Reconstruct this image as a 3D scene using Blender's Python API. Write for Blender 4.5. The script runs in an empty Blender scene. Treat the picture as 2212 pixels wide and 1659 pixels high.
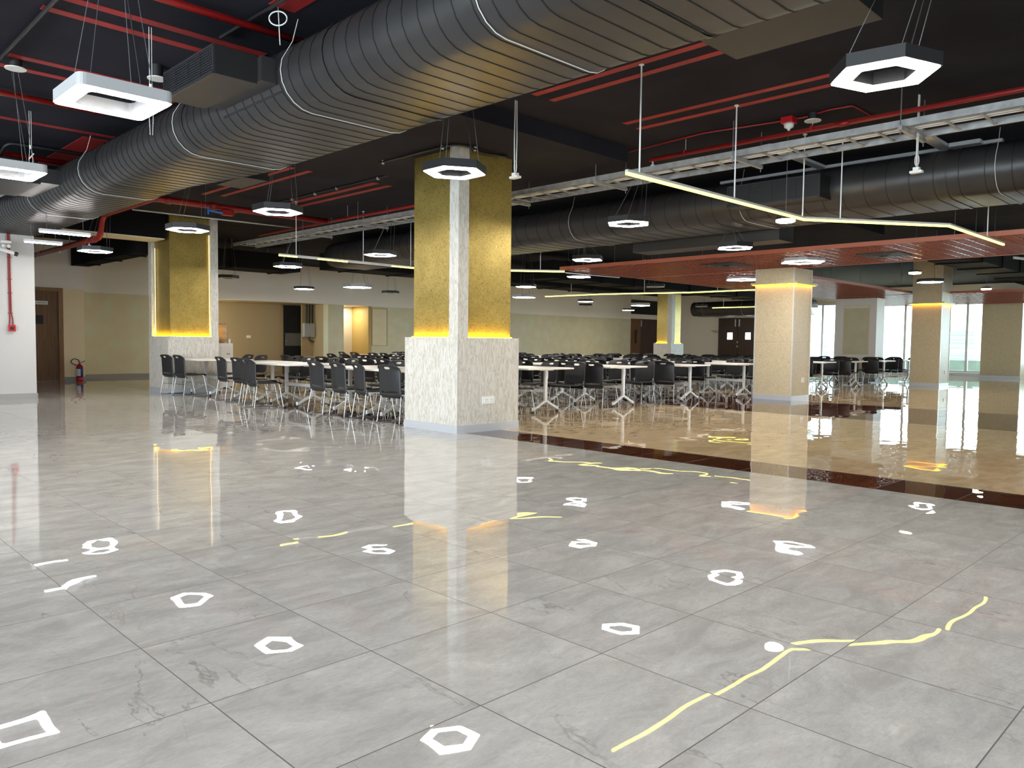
import bpy, bmesh, math, random
from mathutils import Vector, Matrix
random.seed(7)
S = bpy.context.scene
COL = S.collection

# ------------------------------------------------------------------ camera, world, exposure
yaw, pit, rol, H = 0.78900574, 0.05234213, 0.01138562, 1.14
F = Vector((math.cos(yaw)*math.cos(pit), math.sin(yaw)*math.cos(pit), -math.sin(pit)))
R0 = Vector((math.sin(yaw), -math.cos(yaw), 0)); U0 = R0.cross(F)
R = R0*math.cos(rol) + U0*math.sin(rol); U = -R0*math.sin(rol) + U0*math.cos(rol)
cd = bpy.data.cameras.new('camera'); co = bpy.data.objects.new('camera', cd); COL.objects.link(co)
co.matrix_world = Matrix(((R.x, U.x, -F.x, 0), (R.y, U.y, -F.y, 0), (R.z, U.z, -F.z, H), (0, 0, 0, 1)))
cd.sensor_width = 36; cd.lens = 36*1684.4/2212; cd.clip_end = 600; cd.clip_start = 0.05
S.camera = co
w = bpy.data.worlds.new('sky'); S.world = w; w.use_nodes = True
bg = w.node_tree.nodes['Background']; bg.inputs[0].default_value = (0.82, 0.93, 1.0, 1); bg.inputs[1].default_value = 9.0
S.view_settings.view_transform = 'Standard'; S.view_settings.look = 'None'
S.view_settings.exposure = 0.84; S.view_settings.gamma = 1; S.view_settings.use_curve_mapping = False
S.cycles.use_denoising = True; S.cycles.max_bounces = 8; S.cycles.diffuse_bounces = 4
S.cycles.sample_clamp_indirect = 6; S.cycles.caustics_reflective = False; S.cycles.caustics_refractive = False

def area(name, loc, rot, sx, sy, power, col):
    l = bpy.data.lights.new(name, 'AREA'); l.shape = 'RECTANGLE'; l.size = sx; l.size_y = sy
    l.energy = power; l.color = col
    o = bpy.data.objects.new(name, l); o.location = loc; o.rotation_euler = rot; COL.objects.link(o)
    return o
PI = math.pi
# the sky is the daylight; portals mark the glazed openings (behind the camera and at the far right)
def portal(name, loc, rot, sx, sy):
    o = area(name, loc, rot, sx, sy, 1, (1, 1, 1)); o.data.cycles.is_portal = True
portal('daylight_west', (-8.25, 1.0, 1.6), (0, -PI/2, 0), 3.1, 18)
portal('daylight_south', (3.5, -8.25, 1.6), (PI/2, 0, 0), 2.0, 3.1)
portal('daylight_south', (31, -8.25, 1.6), (PI/2, 0, 0), 4.0, 3.1)
portal('daylight_east', (36.4, 9.5, 1.62), (0, PI/2, 0), 3.0, 15.4)

# unseen fill lights added behind and beside the camera to brighten the near floor
for lx, ly in ((-1.6, 5.4), (-1.6, 1.8), (1.8, 1.4), (1.8, -1.9), (4.8, -1.9), (8.4, -2.2), (-1.6, -1.9), (-4.8, 1.8), (-4.8, 5.4), (-1.6, 9.0), (8.6, 1.0), (-4.8, 9.0), (11.6, -.5), (11.6, -4)):
    area('unseen_fill_light', (lx, ly, 2.72), (0, 0, 0), .5, .5, 15, (1.0, .95, .90))

# ------------------------------------------------------------------ materials
def mat(name, col, rough=0.5, metal=0.0, noise=None, bump=None, spec=None, emit=None):
    """noise=(scale, amount, stretch xyz) varies the colour; bump=(scale, strength, distance, stretch)."""
    m = bpy.data.materials.new(name); m.use_nodes = True
    nt = m.node_tree; b = nt.nodes['Principled BSDF']
    b.inputs['Base Color'].default_value = (*col, 1); b.inputs['Roughness'].default_value = rough
    b.inputs['Metallic'].default_value = metal
    if spec is not None: b.inputs['Specular IOR Level'].default_value = spec
    if emit: b.inputs['Emission Color'].default_value = (*emit[0], 1); b.inputs['Emission Strength'].default_value = emit[1]
    def coords(st):
        tc = nt.nodes.new('ShaderNodeTexCoord'); mp = nt.nodes.new('ShaderNodeMapping')
        mp.inputs['Scale'].default_value = st; nt.links.new(tc.outputs['Object'], mp.inputs[0]); return mp
    if noise:
        mp = coords(noise[2] if len(noise) > 2 else (1, 1, 1))
        n = nt.nodes.new('ShaderNodeTexNoise'); n.inputs['Scale'].default_value = noise[0]; n.inputs['Detail'].default_value = 6
        nt.links.new(mp.outputs[0], n.inputs[0])
        r = nt.nodes.new('ShaderNodeValToRGB'); a = noise[1]
        r.color_ramp.elements[0].position = .3; r.color_ramp.elements[1].position = .7
        r.color_ramp.elements[0].color = (*[c*(1-a) for c in col], 1)
        r.color_ramp.elements[1].color = (*[min(1, c*(1+a)) for c in col], 1)
        nt.links.new(n.outputs['Fac'], r.inputs[0]); nt.links.new(r.outputs[0], b.inputs['Base Color'])
    if bump:
        mp = coords(bump[3] if len(bump) > 3 else (1, 1, 1))
        n = nt.nodes.new('ShaderNodeTexNoise'); n.inputs['Scale'].default_value = bump[0]; n.inputs['Detail'].default_value = 4
        nt.links.new(mp.outputs[0], n.inputs[0])
        bp = nt.nodes.new('ShaderNodeBump'); bp.inputs['Strength'].default_value = bump[1]; bp.inputs['Distance'].default_value = bump[2]
        nt.links.new(n.outputs['Fac'], bp.inputs['Height']); nt.links.new(bp.outputs[0], b.inputs['Normal'])
    return m

def emis(name, col, strength):
    m = bpy.data.materials.new(name); m.use_nodes = True; nt = m.node_tree
    nt.nodes.clear(); e = nt.nodes.new('ShaderNodeEmission'); o = nt.nodes.new('ShaderNodeOutputMaterial')
    e.inputs[0].default_value = (*col, 1); e.inputs[1].default_value = strength
    nt.links.new(e.outputs[0], o.inputs[0]); return m

def wallpaper(name, base, dark, emboss=0.5, sc=(26, 26, 4.5)):
    """pale column cladding with fine upright wavy worm-like lines"""
    m = bpy.data.materials.new(name); m.use_nodes = True; nt = m.node_tree; b = nt.nodes['Principled BSDF']
    N = nt.nodes.new; L = nt.links.new
    tc = N('ShaderNodeTexCoord'); mp = N('ShaderNodeMapping'); mp.inputs['Scale'].default_value = sc
    L(tc.outputs['Object'], mp.inputs[0])
    n = N('ShaderNodeTexNoise'); n.inputs['Scale'].default_value = 1.0; n.inputs['Detail'].default_value = 2
    n.inputs['Distortion'].default_value = 1.2; L(mp.outputs[0], n.inputs[0])
    r = N('ShaderNodeValToRGB'); e = r.color_ramp.elements
    e[0].position = .44; e[0].color = (*base, 1); e[1].position = .52; e[1].color = (*dark, 1)
    x = e.new(.60); x.color = (*base, 1)
    L(n.outputs['Fac'], r.inputs[0]); L(r.outputs[0], b.inputs['Base Color'])
    bp = N('ShaderNodeBump'); bp.inputs['Strength'].default_value = emboss; bp.inputs['Distance'].default_value = .004
    L(n.outputs['Fac'], bp.inputs['Height']); L(bp.outputs[0], b.inputs['Normal'])
    b.inputs['Roughness'].default_value = .45
    return m

def gold_leaf():
    m = bpy.data.materials.new('gold_leaf'); m.use_nodes = True; nt = m.node_tree; b = nt.nodes['Principled BSDF']
    N = nt.nodes.new; L = nt.links.new
    tc = N('ShaderNodeTexCoord'); mp = N('ShaderNodeMapping'); L(tc.outputs['Object'], mp.inputs[0])
    n = N('ShaderNodeTexNoise'); n.inputs['Scale'].default_value = 38; n.inputs['Detail'].default_value = 3; n.inputs['Distortion'].default_value = 2.2
    n2 = N('ShaderNodeTexNoise'); n2.inputs['Scale'].default_value = 2.2; n2.inputs['Detail'].default_value = 5
    L(mp.outputs[0], n.inputs[0]); L(mp.outputs[0], n2.inputs[0])
    r = N('ShaderNodeValToRGB'); e = r.color_ramp.elements
    e[0].position = .36; e[0].color = (.22, .155, .04, 1); e[1].position = .46; e[1].color = (.40, .30, .082, 1)
    x = e.new(.75); x.color = (.46, .36, .11, 1)
    mx = N('ShaderNodeMixRGB'); mx.blend_type = 'MULTIPLY'; mx.inputs[0].default_value = .55
    r2 = N('ShaderNodeValToRGB'); r2.color_ramp.elements[0].position = .35; r2.color_ramp.elements[1].position = .65
    r2.color_ramp.elements[0].color = (.62, .60, .55, 1)
    L(n.outputs['Fac'], r.inputs[0]); L(n2.outputs['Fac'], r2.inputs[0]); L(r.outputs[0], mx.inputs[1]); L(r2.outputs[0], mx.inputs[2])
    L(mx.outputs[0], b.inputs['Base Color'])
    b.inputs['Metallic'].default_value = .6; b.inputs['Roughness'].default_value = .36
    bp = N('ShaderNodeBump'); bp.inputs['Strength'].default_value = .6; bp.inputs['Distance'].default_value = .004
    L(n.outputs['Fac'], bp.inputs['Height']); L(bp.outputs[0], b.inputs['Normal'])
    return m

def floor_mat():
    m = bpy.data.materials.new('polished_tile'); m.use_nodes = True; nt = m.node_tree; b = nt.nodes['Principled BSDF']
    N = nt.nodes.new; L = nt.links.new
    def math_(op, a, c=None, cl=False):
        q = N('ShaderNodeMath'); q.operation = op; q.use_clamp = cl
        for i, v in enumerate((a, c)):
            if v is None: continue
            if isinstance(v, (int, float)): q.inputs[i].default_value = v
            else: L(v, q.inputs[i])
        return q.outputs[0]
    def mix(f, a, c, bl='MIX'):
        q = N('ShaderNodeMixRGB'); q.blend_type = bl
        for i, v in zip((0, 1, 2), (f, a, c)):
            if isinstance(v, (int, float)): q.inputs[i].default_value = v
            elif isinstance(v, tuple): q.inputs[i].default_value = (*v, 1)
            else: L(v, q.inputs[i])
        return q.outputs[0]
    tc = N('ShaderNodeTexCoord'); sp = N('ShaderNodeSeparateXYZ'); L(tc.outputs['Object'], sp.inputs[0])
    X, Y = sp.outputs[0], sp.outputs[1]
    TX, TY = .6047, .5975
    u = math_('DIVIDE', math_('SUBTRACT', X, 1.023), TX); v = math_('DIVIDE', math_('SUBTRACT', Y, 2.36), TY)
    fu, fv = math_('FLOOR', u), math_('FLOOR', v)
    ru, rv = math_('SUBTRACT', u, fu), math_('SUBTRACT', v, fv)
    eu = math_('MINIMUM', ru, math_('SUBTRACT', 1.0, ru)); ev = math_('MINIMUM', rv, math_('SUBTRACT', 1.0, rv))
    grout = math_('LESS_THAN', math_('MINIMUM', eu, ev), .0035)
    cid = N('ShaderNodeCombineXYZ'); L(fu, cid.inputs[0]); L(fv, cid.inputs[1])
    wn = N('ShaderNodeTexWhiteNoise'); wn.noise_dimensions = '3D'; L(cid.outputs[0], wn.inputs[0])
    # per-tile offset of the marble pattern
    off = N('ShaderNodeVectorMath'); off.operation = 'SCALE'; L(wn.outputs['Color'], off.inputs[0]); off.inputs['Scale'].default_value = 7.0
    pos = N('ShaderNodeVectorMath'); L(tc.outputs['Object'], pos.inputs[0]); L(off.outputs[0], pos.inputs[1])
    mp = N('ShaderNodeMapping'); mp.inputs['Scale'].default_value = (1.0, 2.1, 1); L(pos.outputs[0], mp.inputs[0])
    mp2 = N('ShaderNodeMapping'); mp2.inputs['Scale'].default_value = (2.3, .8, 1); mp2.inputs['Rotation'].default_value = (0, 0, .3); L(pos.outputs[0], mp2.inputs[0])
    def noise(src, sc, det, dist=0, rgh=.55):
        n = N('ShaderNodeTexNoise'); n.inputs['Scale'].default_value = sc; n.inputs['Detail'].default_value = det
        n.inputs['Distortion'].default_value = dist; n.inputs['Roughness'].default_value = rgh; L(src, n.inputs[0]); return n.outputs['Fac']
    cloud = noise(mp.outputs[0], 3.0, 8, .6, .62)
    speck = noise(mp.outputs[0], 24, 7, 1.4, .75)
    vn = noise(mp2.outputs[0], 1.15, 6, .35, .55)
    vein = math_('SUBTRACT', 1.0, math_('MULTIPLY', math_('ABSOLUTE', math_('SUBTRACT', vn, .5)), 150.0), True)
    vmask = math_('MULTIPLY', math_('SUBTRACT', noise(mp2.outputs[0], 1.5, 2), .50), 7.0, True)
    vm = N('ShaderNodeMath'); vm.operation = 'MULTIPLY'; vm.use_clamp = True; L(vein, vm.inputs[0])
    cl = N('ShaderNodeClamp'); L(vmask, cl.inputs[0]); L(cl.outputs[0], vm.inputs[1])
    veins = math_('MULTIPLY', vm.outputs[0], .42)
    def rng(src, a, c):
        r = N('ShaderNodeMapRange'); r.inputs[1].default_value = a; r.inputs[2].default_value = c; L(src, r.inputs[0]); return r.outputs[0]
    c1 = rng(cloud, .34, .68); c2 = rng(speck, .38, .72)
    grey = mix(c1, (.42, .415, .40), (.60, .60, .575)); grey = mix(math_('MULTIPLY', c2, .48), grey, (.33, .295, .26))
    beige = mix(c1, (.56, .42, .25), (.78, .63, .41)); beige = mix(math_('MULTIPLY', c2, .25), beige, (.24, .15, .075))
    brown = mix(c1, (.055, .017, .008), (.10, .032, .016))
    # layout: grey hall | brown line | beige | wide brown band | beige
    isb = math_('GREATER_THAN', X, 7.10); base = mix(isb, grey, beige)
    def band(a, c): return math_('MULTIPLY', math_('GREATER_THAN', X, a), math_('LESS_THAN', X, c))
    br = math_('MAXIMUM', band(6.47, 7.10), band(12.50, 15.68))
    base = mix(math_('MULTIPLY', veins, math_('SUBTRACT', 1.0, br)), base, (.085, .07, .055))
    base = mix(br, base, brown)
    base = mix(math_('MULTIPLY', grout, math_('SUBTRACT', 1.0, math_('MULTIPLY', br, .7))), base, (.065, .055, .05))
    L(base, b.inputs['Base Color'])
    L(math_('ADD', math_('MULTIPLY', grout, .5), .004), b.inputs['Roughness'])
    b.inputs['IOR'].default_value = 1.6
    # slightly uneven tiles: one tilt per tile plus a slow waviness
    wob = N('ShaderNodeTexNoise'); wob.inputs['Scale'].default_value = 2.0; wob.inputs['Detail'].default_value = 1.2; wob.inputs['Roughness'].default_value = .45; L(pos.outputs[0], wob.inputs[0])
    bp = N('ShaderNodeBump'); bp.inputs['Strength'].default_value = 1.0; bp.inputs['Distance'].default_value = .0026
    L(wob.outputs['Fac'], bp.inputs['Height'])
    t = N('ShaderNodeVectorMath'); t.operation = 'SUBTRACT'; L(wn.outputs['Color'], t.inputs[0]); t.inputs[1].default_value = (.5, .5, .5)
    t2 = N('ShaderNodeVectorMath'); t2.operation = 'MULTIPLY'; L(t.outputs[0], t2.inputs[0]); t2.inputs[1].default_value = (.004, .004, 0)
    ad = N('ShaderNodeVectorMath'); L(bp.outputs[0], ad.inputs[0]); L(t2.outputs[0], ad.inputs[1])
    nm = N('ShaderNodeVectorMath'); nm.operation = 'NORMALIZE'; L(ad.outputs[0], nm.inputs[0])
    L(nm.outputs[0], b.inputs['Normal'])
    return m

def glass_mat(name, tint):
    m = bpy.data.materials.new(name); m.use_nodes = True; nt = m.node_tree; nt.nodes.clear()
    N = nt.nodes.new; L = nt.links.new
    tr = N('ShaderNodeBsdfTransparent'); tr.inputs[0].default_value = (*tint, 1)
    g = N('ShaderNodeBsdfGlossy'); g.inputs['Roughness'].default_value = .02
    fr = N('ShaderNodeFresnel'); fr.inputs[0].default_value = 1.45; mx = N('ShaderNodeMixShader'); o = N('ShaderNodeOutputMaterial')
    L(fr.outputs[0], mx.inputs[0]); L(tr.outputs[0], mx.inputs[1]); L(g.outputs[0], mx.inputs[2]); L(mx.outputs[0], o.inputs[0])
    return m

def stripes_wall(name, low, high, z0, patch=None):
    """painted wall: tinted up to z0, off-white above"""
    m = bpy.data.materials.new(name); m.use_nodes = True; nt = m.node_tree; b = nt.nodes['Principled BSDF']
    N = nt.nodes.new; L = nt.links.new
    g = N('ShaderNodeNewGeometry'); s = N('ShaderNodeSeparateXYZ'); L(g.outputs['Position'], s.inputs[0])
    q = N('ShaderNodeMath'); q.operation = 'GREATER_THAN'; q.inputs[1].default_value = z0; L(s.outputs[2], q.inputs[0])
    n = N('ShaderNodeTexNoise'); n.inputs['Scale'].default_value = 2.4; n.inputs['Detail'].default_value = 6; L(g.outputs['Position'], n.inputs[0])
    r = N('ShaderNodeValToRGB'); r.color_ramp.elements[0].position = .42; r.color_ramp.elements[1].position = .68
    r.color_ramp.elements[0].color = (*low, 1); r.color_ramp.elements[1].color = (*(patch or low), 1); L(n.outputs['Fac'], r.inputs[0])
    x = N('ShaderNodeMixRGB'); L(q.outputs[0], x.inputs[0]); L(r.outputs[0], x.inputs[1]); x.inputs[2].default_value = (*high, 1)
    L(x.outputs[0], b.inputs['Base Color']); b.inputs['Roughness'].default_value = .42
    return m

def wood(name, c1, c2, rough=.35):
    m = bpy.data.materials.new(name); m.use_nodes = True; nt = m.node_tree; b = nt.nodes['Principled BSDF']
    N = nt.nodes.new; L = nt.links.new
    tc = N('ShaderNodeTexCoord'); mp = N('ShaderNodeMapping'); mp.inputs['Scale'].default_value = (14, 14, .8); L(tc.outputs['Object'], mp.inputs[0])
    n = N('ShaderNodeTexNoise'); n.inputs['Scale'].default_value = 1.6; n.inputs['Detail'].default_value = 6; n.inputs['Distortion'].default_value = .8; L(mp.outputs[0], n.inputs[0])
    r = N('ShaderNodeValToRGB'); r.color_ramp.elements[0].position = .3; r.color_ramp.elements[1].position = .7
    r.color_ramp.elements[0].color = (*c1, 1); r.color_ramp.elements[1].color = (*c2, 1)
    L(n.outputs['Fac'], r.inputs[0]); L(r.outputs[0], b.inputs['Base Color']); b.inputs['Roughness'].default_value = rough
    return m

M = {}
M['floor'] = floor_mat()
M['slab'] = mat('charcoal_soffit', (.0188, .0183, .0255), .9, noise=(1.3, .25), spec=.12)
M['soffit_dark'] = mat('dark_painted_beam', (.008, .0075, .008), .9, spec=.12)
M['duct'] = mat('black_duct_metal', (.030, .029, .030), .40, .15, noise=(2.5, .15), bump=(3.5, .25, .01))
M['seam'] = mat('duct_seam', (.006, .006, .006), .6)
M['ductblack'] = mat('dull_black_sheet', (.009, .009, .009), .85, spec=.12)
M['black'] = mat('matt_black_metal', (.010, .010, .011), .5)
M['blackshine'] = mat('grille_black', (.035, .037, .042), .4, .3)
M['boxunder'] = mat('plenum_sheet', (.030, .027, .025), .5, .1)
M['red'] = mat('red_stripe_paint', (.30, .014, .014), .6, noise=(3, .2))
M['redpipe'] = mat('red_fire_pipe', (.26, .008, .008), .35)
M['white'] = mat('white_enamel', (.80, .81, .82), .35)
M['lampwhite'] = mat('satin_white_lamp_body', (.46, .47, .48), .4)
M['plastic'] = mat('white_plastic', (.78, .77, .74), .4)
M['paintwhite'] = mat('white_wall_paint', (.50, .495, .48), .5, noise=(1.2, .03))
M['wallcream'] = mat('cream_paint', (.70, .64, .52), .5)
M['wall2'] = stripes_wall('two_tone_wall', (.70, .61, .38), (.86, .81, .71), 2.46, (.68, .68, .46))
M['wall2g'] = stripes_wall('two_tone_wall_sage', (.60, .56, .36), (.82, .79, .69), 2.46, (.62, .63, .45))
M['wall3'] = stripes_wall('two_tone_wall_tan', (.84, .69, .44), (.88, .81, .78), 2.46, (.85, .72, .49))
M['tan'] = mat('tan_paint', (.42, .31, .155), .45)
M['ochre'] = mat('ochre_paint', (.46, .33, .11), .5)
M['greywall'] = mat('warm_grey_paint', (.80, .73, .62), .5)
M['skirt'] = mat('grey_skirting_tile', (.33, .325, .31), .15)
M['steelskirt'] = mat('brushed_steel_skirting', (.55, .58, .62), .38, .35)
M['paper'] = wallpaper('pale_wavy_cladding', (.60, .585, .54), (.43, .405, .34))
M['paperbeige'] = wallpaper('beige_mottled_cladding', (.56, .475, .32), (.45, .37, .22), .4, (22, 22, 16))
M['trimsteel'] = mat('pale_edge_trim', (.62, .61, .58), .3, .3)
M['gold'] = gold_leaf()
M['grille'] = mat('brown_open_cell_grille', (.30, .088, .052), .25)
M['galv'] = mat('galvanised_steel', (.42, .43, .43), .45, .55, noise=(9, .25))
M['chrome'] = mat('chrome_wire', (.50, .50, .50), .28, .9)
M['shell'] = mat('black_chair_plastic', (.012, .013, .016), .45, spec=.6)
M['silver'] = mat('silver_table_leg', (.66, .66, .64), .35, .2)
M['laminate'] = mat('white_laminate', (.92, .89, .83), .35)
M['wood'] = wood('brown_door_veneer', (.085, .032, .010), (.17, .075, .024))
M['woodframe'] = wood('door_frame_wood', (.19, .09, .035), (.27, .135, .055))
M['darkwood'] = wood('dark_brown_door', (.030, .012, .008), (.065, .026, .015))
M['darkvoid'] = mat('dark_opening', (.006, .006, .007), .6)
M['blue'] = mat('blue_valve_lever', (.03, .22, .65), .4)
M['extred'] = mat('extinguisher_red', (.45, .015, .02), .25)
M['extlabel'] = mat('extinguisher_blue_band', (.05, .045, .20), .4)
M['paperwhite'] = mat('white_label', (.72, .76, .80), .5)
M['text'] = mat('dark_lettering', (.03, .03, .04), .6)
M['water'] = mat('bottle_amber_plastic', (.75, .50, .28), .12); M['water'].node_tree.nodes['Principled BSDF'].inputs['Transmission Weight'].default_value = .35
M['glass'] = glass_mat('window_glass', (.90, .985, .985))
M['alu'] = mat('white_aluminium', (.80, .84, .88), .35, .2)
M['parapet'] = mat('concrete_parapet', (.15, .205, .20), .8, noise=(1.5, .12))
M['haze_building'] = mat('distant_building', (.115, .13, .13), .9)
M['wire'] = mat('grey_wire', (.22, .22, .23), .4, .5)
M['lightwire'] = mat('white_cable', (.66, .66, .64), .5)
E_COOL = emis('lit_diffuser_cool', (1.0, .93, .86), 53)
E_WHITE = emis('lit_diffuser_white', (1.0, .94, .90), 53)
E_WARM = emis('lit_lamp_warm', (1.0, .78, .38), 90)
E_LINE = emis('lit_linear_yellow', (1.0, .80, .11), 3.6)
E_LED = emis('led_strip_amber', (1.0, .60, .004), 85)
E_LED2 = emis('led_strip_orange', (1.0, .42, .01), 12)
E_VISION = emis('lit_vision_panel', (.95, .98, 1.0), 6)

# ------------------------------------------------------------------ geometry helpers
class MB:
    def __init__(s): s.bm = bmesh.new()
    def box(s, x0, x1, y0, y1, z0, z1):
        v = [s.bm.verts.new(p) for p in ((x0,y0,z0),(x1,y0,z0),(x1,y1,z0),(x0,y1,z0),(x0,y0,z1),(x1,y0,z1),(x1,y1,z1),(x0,y1,z1))]
        for f in ((0,3,2,1),(4,5,6,7),(0,1,5,4),(1,2,6,5),(2,3,7,6),(3,0,4,7)): s.bm.faces.new([v[i] for i in f])
        return s
    def ring(s, a, r, n, t, ax=None):
        t = t.normalized(); up = Vector((0, 0, 1)) if abs(t.z) < .95 else Vector((1, 0, 0))
        a1 = t.cross(up).normalized(); a2 = t.cross(a1)
        return [s.bm.verts.new(a + r*(math.cos(2*PI*(i+.5)/n)*a1 + math.sin(2*PI*(i+.5)/n)*a2)) for i in range(n)]
    def tube(s, pts, r, n=8, cap=True):
        pts = [Vector(p) for p in pts]; prev = None; rs = r if isinstance(r, (list, tuple)) else [r]*len(pts)
        for i, p in enumerate(pts):
            t = (pts[min(i+1, len(pts)-1)] - pts[max(i-1, 0)])
            if 0 < i < len(pts)-1:
                t = (pts[i+1]-p).normalized() + (p-pts[i-1]).normalized()
            rg = s.ring(p, rs[i], n, t)
            if prev:
                # match start vertex to avoid twist
                k = min(range(n), key=lambda k: (rg[k].co-prev[0].co - (pts[i]-pts[i-1])).length)
                rg = rg[k:] + rg[:k]
                for j in range(n): s.bm.faces.new((prev[j], prev[(j+1) % n], rg[(j+1) % n], rg[j]))
            elif cap: s.bm.faces.new(rg[::-1])
            prev = rg
        if cap: s.bm.faces.new(prev)
        return s
    def bar(s, a, b, w, h):
        """rectangular bar from a to b, w wide (horizontal), h high"""
        a, b = Vector(a), Vector(b); t = (b-a).normalized(); up = Vector((0,0,1)) if abs(t.z) < .95 else Vector((0,1,0))
        sx = t.cross(up).normalized(); uz = sx.cross(t).normalized()
        v = [s.bm.verts.new(q + sx*i*w/2 + uz*j*h/2) for q in (a, b) for i, j in ((-1,-1),(1,-1),(1,1),(-1,1))]
        for f in ((0,1,2,3),(7,6,5,4),(0,4,5,1),(1,5,6,2),(2,6,7,3),(3,7,4,0)): s.bm.faces.new([v[i] for i in f])
        return s
    def lathe(s, c, prof, n=20):
        prev = None
        for r, z in prof:
            rg = [s.bm.verts.new((c[0]+r*math.cos(2*PI*i/n), c[1]+r*math.sin(2*PI*i/n), c[2]+z)) for i in range(n)]
            if prev:
                for j in range(n): s.bm.faces.new((prev[j], prev[(j+1)%n], rg[(j+1)%n], rg[j]))
            else: s.bm.faces.new(rg[::-1])
            prev = rg
        s.bm.faces.new(prev); return s
    def frame(s, out, inn, z0, z1):
        """closed ring prism between outer and inner outline (same count)"""
        n = len(out); V = [[s.bm.verts.new((p[0], p[1], z)) for p in o] for o in (out, inn) for z in (z0, z1)]
        o0, o1, i0, i1 = V
        for j in range(n):
            k = (j+1) % n
            for q in ((o0[j], o0[k], o1[k], o1[j]), (i0[k], i0[j], i1[j], i1[k]), (o1[j], o1[k], i1[k], i1[j]), (o0[k], o0[j], i0[j], i0[k])): s.bm.faces.new(q)
        return s
    def sheet(s, grid, thick=None):
        rows = [[s.bm.verts.new(p) for p in r] for r in grid]
        for i in range(len(rows)-1):
            for j in range(len(rows[0])-1): s.bm.faces.new((rows[i][j], rows[i][j+1], rows[i+1][j+1], rows[i+1][j]))
        return s
    def build(s, name, m, parent=None, smooth=False, bevel=0, solid=0, sub=0):
        bmesh.ops.remove_doubles(s.bm, verts=s.bm.verts, dist=1e-6)
        if not solid: bmesh.ops.recalc_face_normals(s.bm, faces=s.bm.faces)
        if parent is not None:
            base = parent.location if parent.parent is None else parent.parent.location
            bmesh.ops.translate(s.bm, verts=s.bm.verts, vec=-Vector(base))
        me = bpy.data.meshes.new(name); s.bm.to_mesh(me); s.bm.free()
        if smooth:
            for p in me.polygons: p.use_smooth = True
        o = bpy.data.objects.new(name, me); COL.objects.link(o)
        if isinstance(m, str): m = M[m]
        me.materials.append(m)
        if parent is not None: o.parent = parent
        if solid:
            q = o.modifiers.new('thick', 'SOLIDIFY'); q.thickness = solid; q.offset = 0
        if sub:
            q = o.modifiers.new('round', 'SUBSURF'); q.levels = sub; q.render_levels = sub
        if bevel:
            q = o.modifiers.new('edge', 'BEVEL'); q.width = bevel; q.segments = 2; q.limit_method = 'ANGLE'
        return o

def tag(o, label=None, cat=None, group=None, kind=None):
    if label: o['label'] = label
    if cat: o['category'] = cat
    if group: o['group'] = group
    if kind: o['kind'] = kind
    return o
def thing(name, label, cat, loc=(0, 0, 0), group=None):
    o = bpy.data.objects.new(name, None); COL.objects.link(o); o.location = loc; o.empty_display_size = .1
    return tag(o, label, cat, group)
def struct(name, mb, m, **k): return tag(mb.build(name, m, **k), kind='structure')
def bx(*a): return MB().box(*a)
def copy_tree(o, parent=None):
    c = o.copy(); COL.objects.link(c); c.parent = parent
    for ch in list(o.children): copy_tree(ch, c)
    return c
def arc_pts(c, r, a0, a1, n, plane='xy'):
    out = []
    for i in range(n+1):
        a = a0+(a1-a0)*i/n; p, q = r*math.cos(a), r*math.sin(a)
        out.append({'xy': (c[0]+p, c[1]+q, c[2]), 'xz': (c[0]+p, c[1], c[2]+q), 'yz': (c[0], c[1]+p, c[2]+q)}[plane])
    return out
def fillet(pts, r=.06, n=4):
    """round the corners of a polyline"""
    P = [Vector(p) for p in pts]; out = [P[0]]
    for i in range(1, len(P)-1):
        a = (P[i-1]-P[i]); b = (P[i+1]-P[i]); d = min(r, a.length*.45, b.length*.45)
        s, e = P[i]+a.normalized()*d, P[i]+b.normalized()*d
        for k in range(n+1):
            t = k/n; out.append((1-t)**2*s + 2*t*(1-t)*P[i] + t*t*e)
    return out + [P[-1]]

CZ = 3.75; XW = 35.8; YB = 24.6
# ------------------------------------------------------------------ the setting
struct('floor', bx(-8.2, 60, -8.2, 27.2, -.2, 0), 'floor')
struct('ceiling', bx(-8.2, XW+.3, -8.2, 27.2, CZ, CZ+.2), 'slab')
# dropped panel round the middle column
struct('trim_1', bx(5.27, 8.47, 6.40, 9.50, 3.56, CZ), 'slab')
struct('trim_2', bx(14.3, 17.6, 6.4, 9.5, 3.56, CZ), 'slab')
# white wall on the left with the riser pipe on it
struct('wall_left', bx(-8.2, 3.98, 16.72, 17.3, 0, CZ), 'paintwhite')
struct('baseboard_left', bx(-8.2, 3.985, 16.705, 16.72, 0, .1), 'skirt')
struct('baseboard_left_return', bx(3.98, 3.995, 16.705, 17.3, 0, .1), 'skirt')
struct('wall_left_side', bx(3.6, 3.98, 17.3, 23.2, 0, CZ), 'paintwhite')
struct('wall_restroom', bx(3.98, 6.68, 23.2, 23.5, 0, CZ), 'wall3')
struct('baseboard_restroom', bx(6.17, 6.70, 23.185, 23.2, 0, .1), 'skirt')
struct('wall_corner_side', bx(6.38, 6.68, 23.5, YB+.3, 0, CZ), 'wall3')
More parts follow.
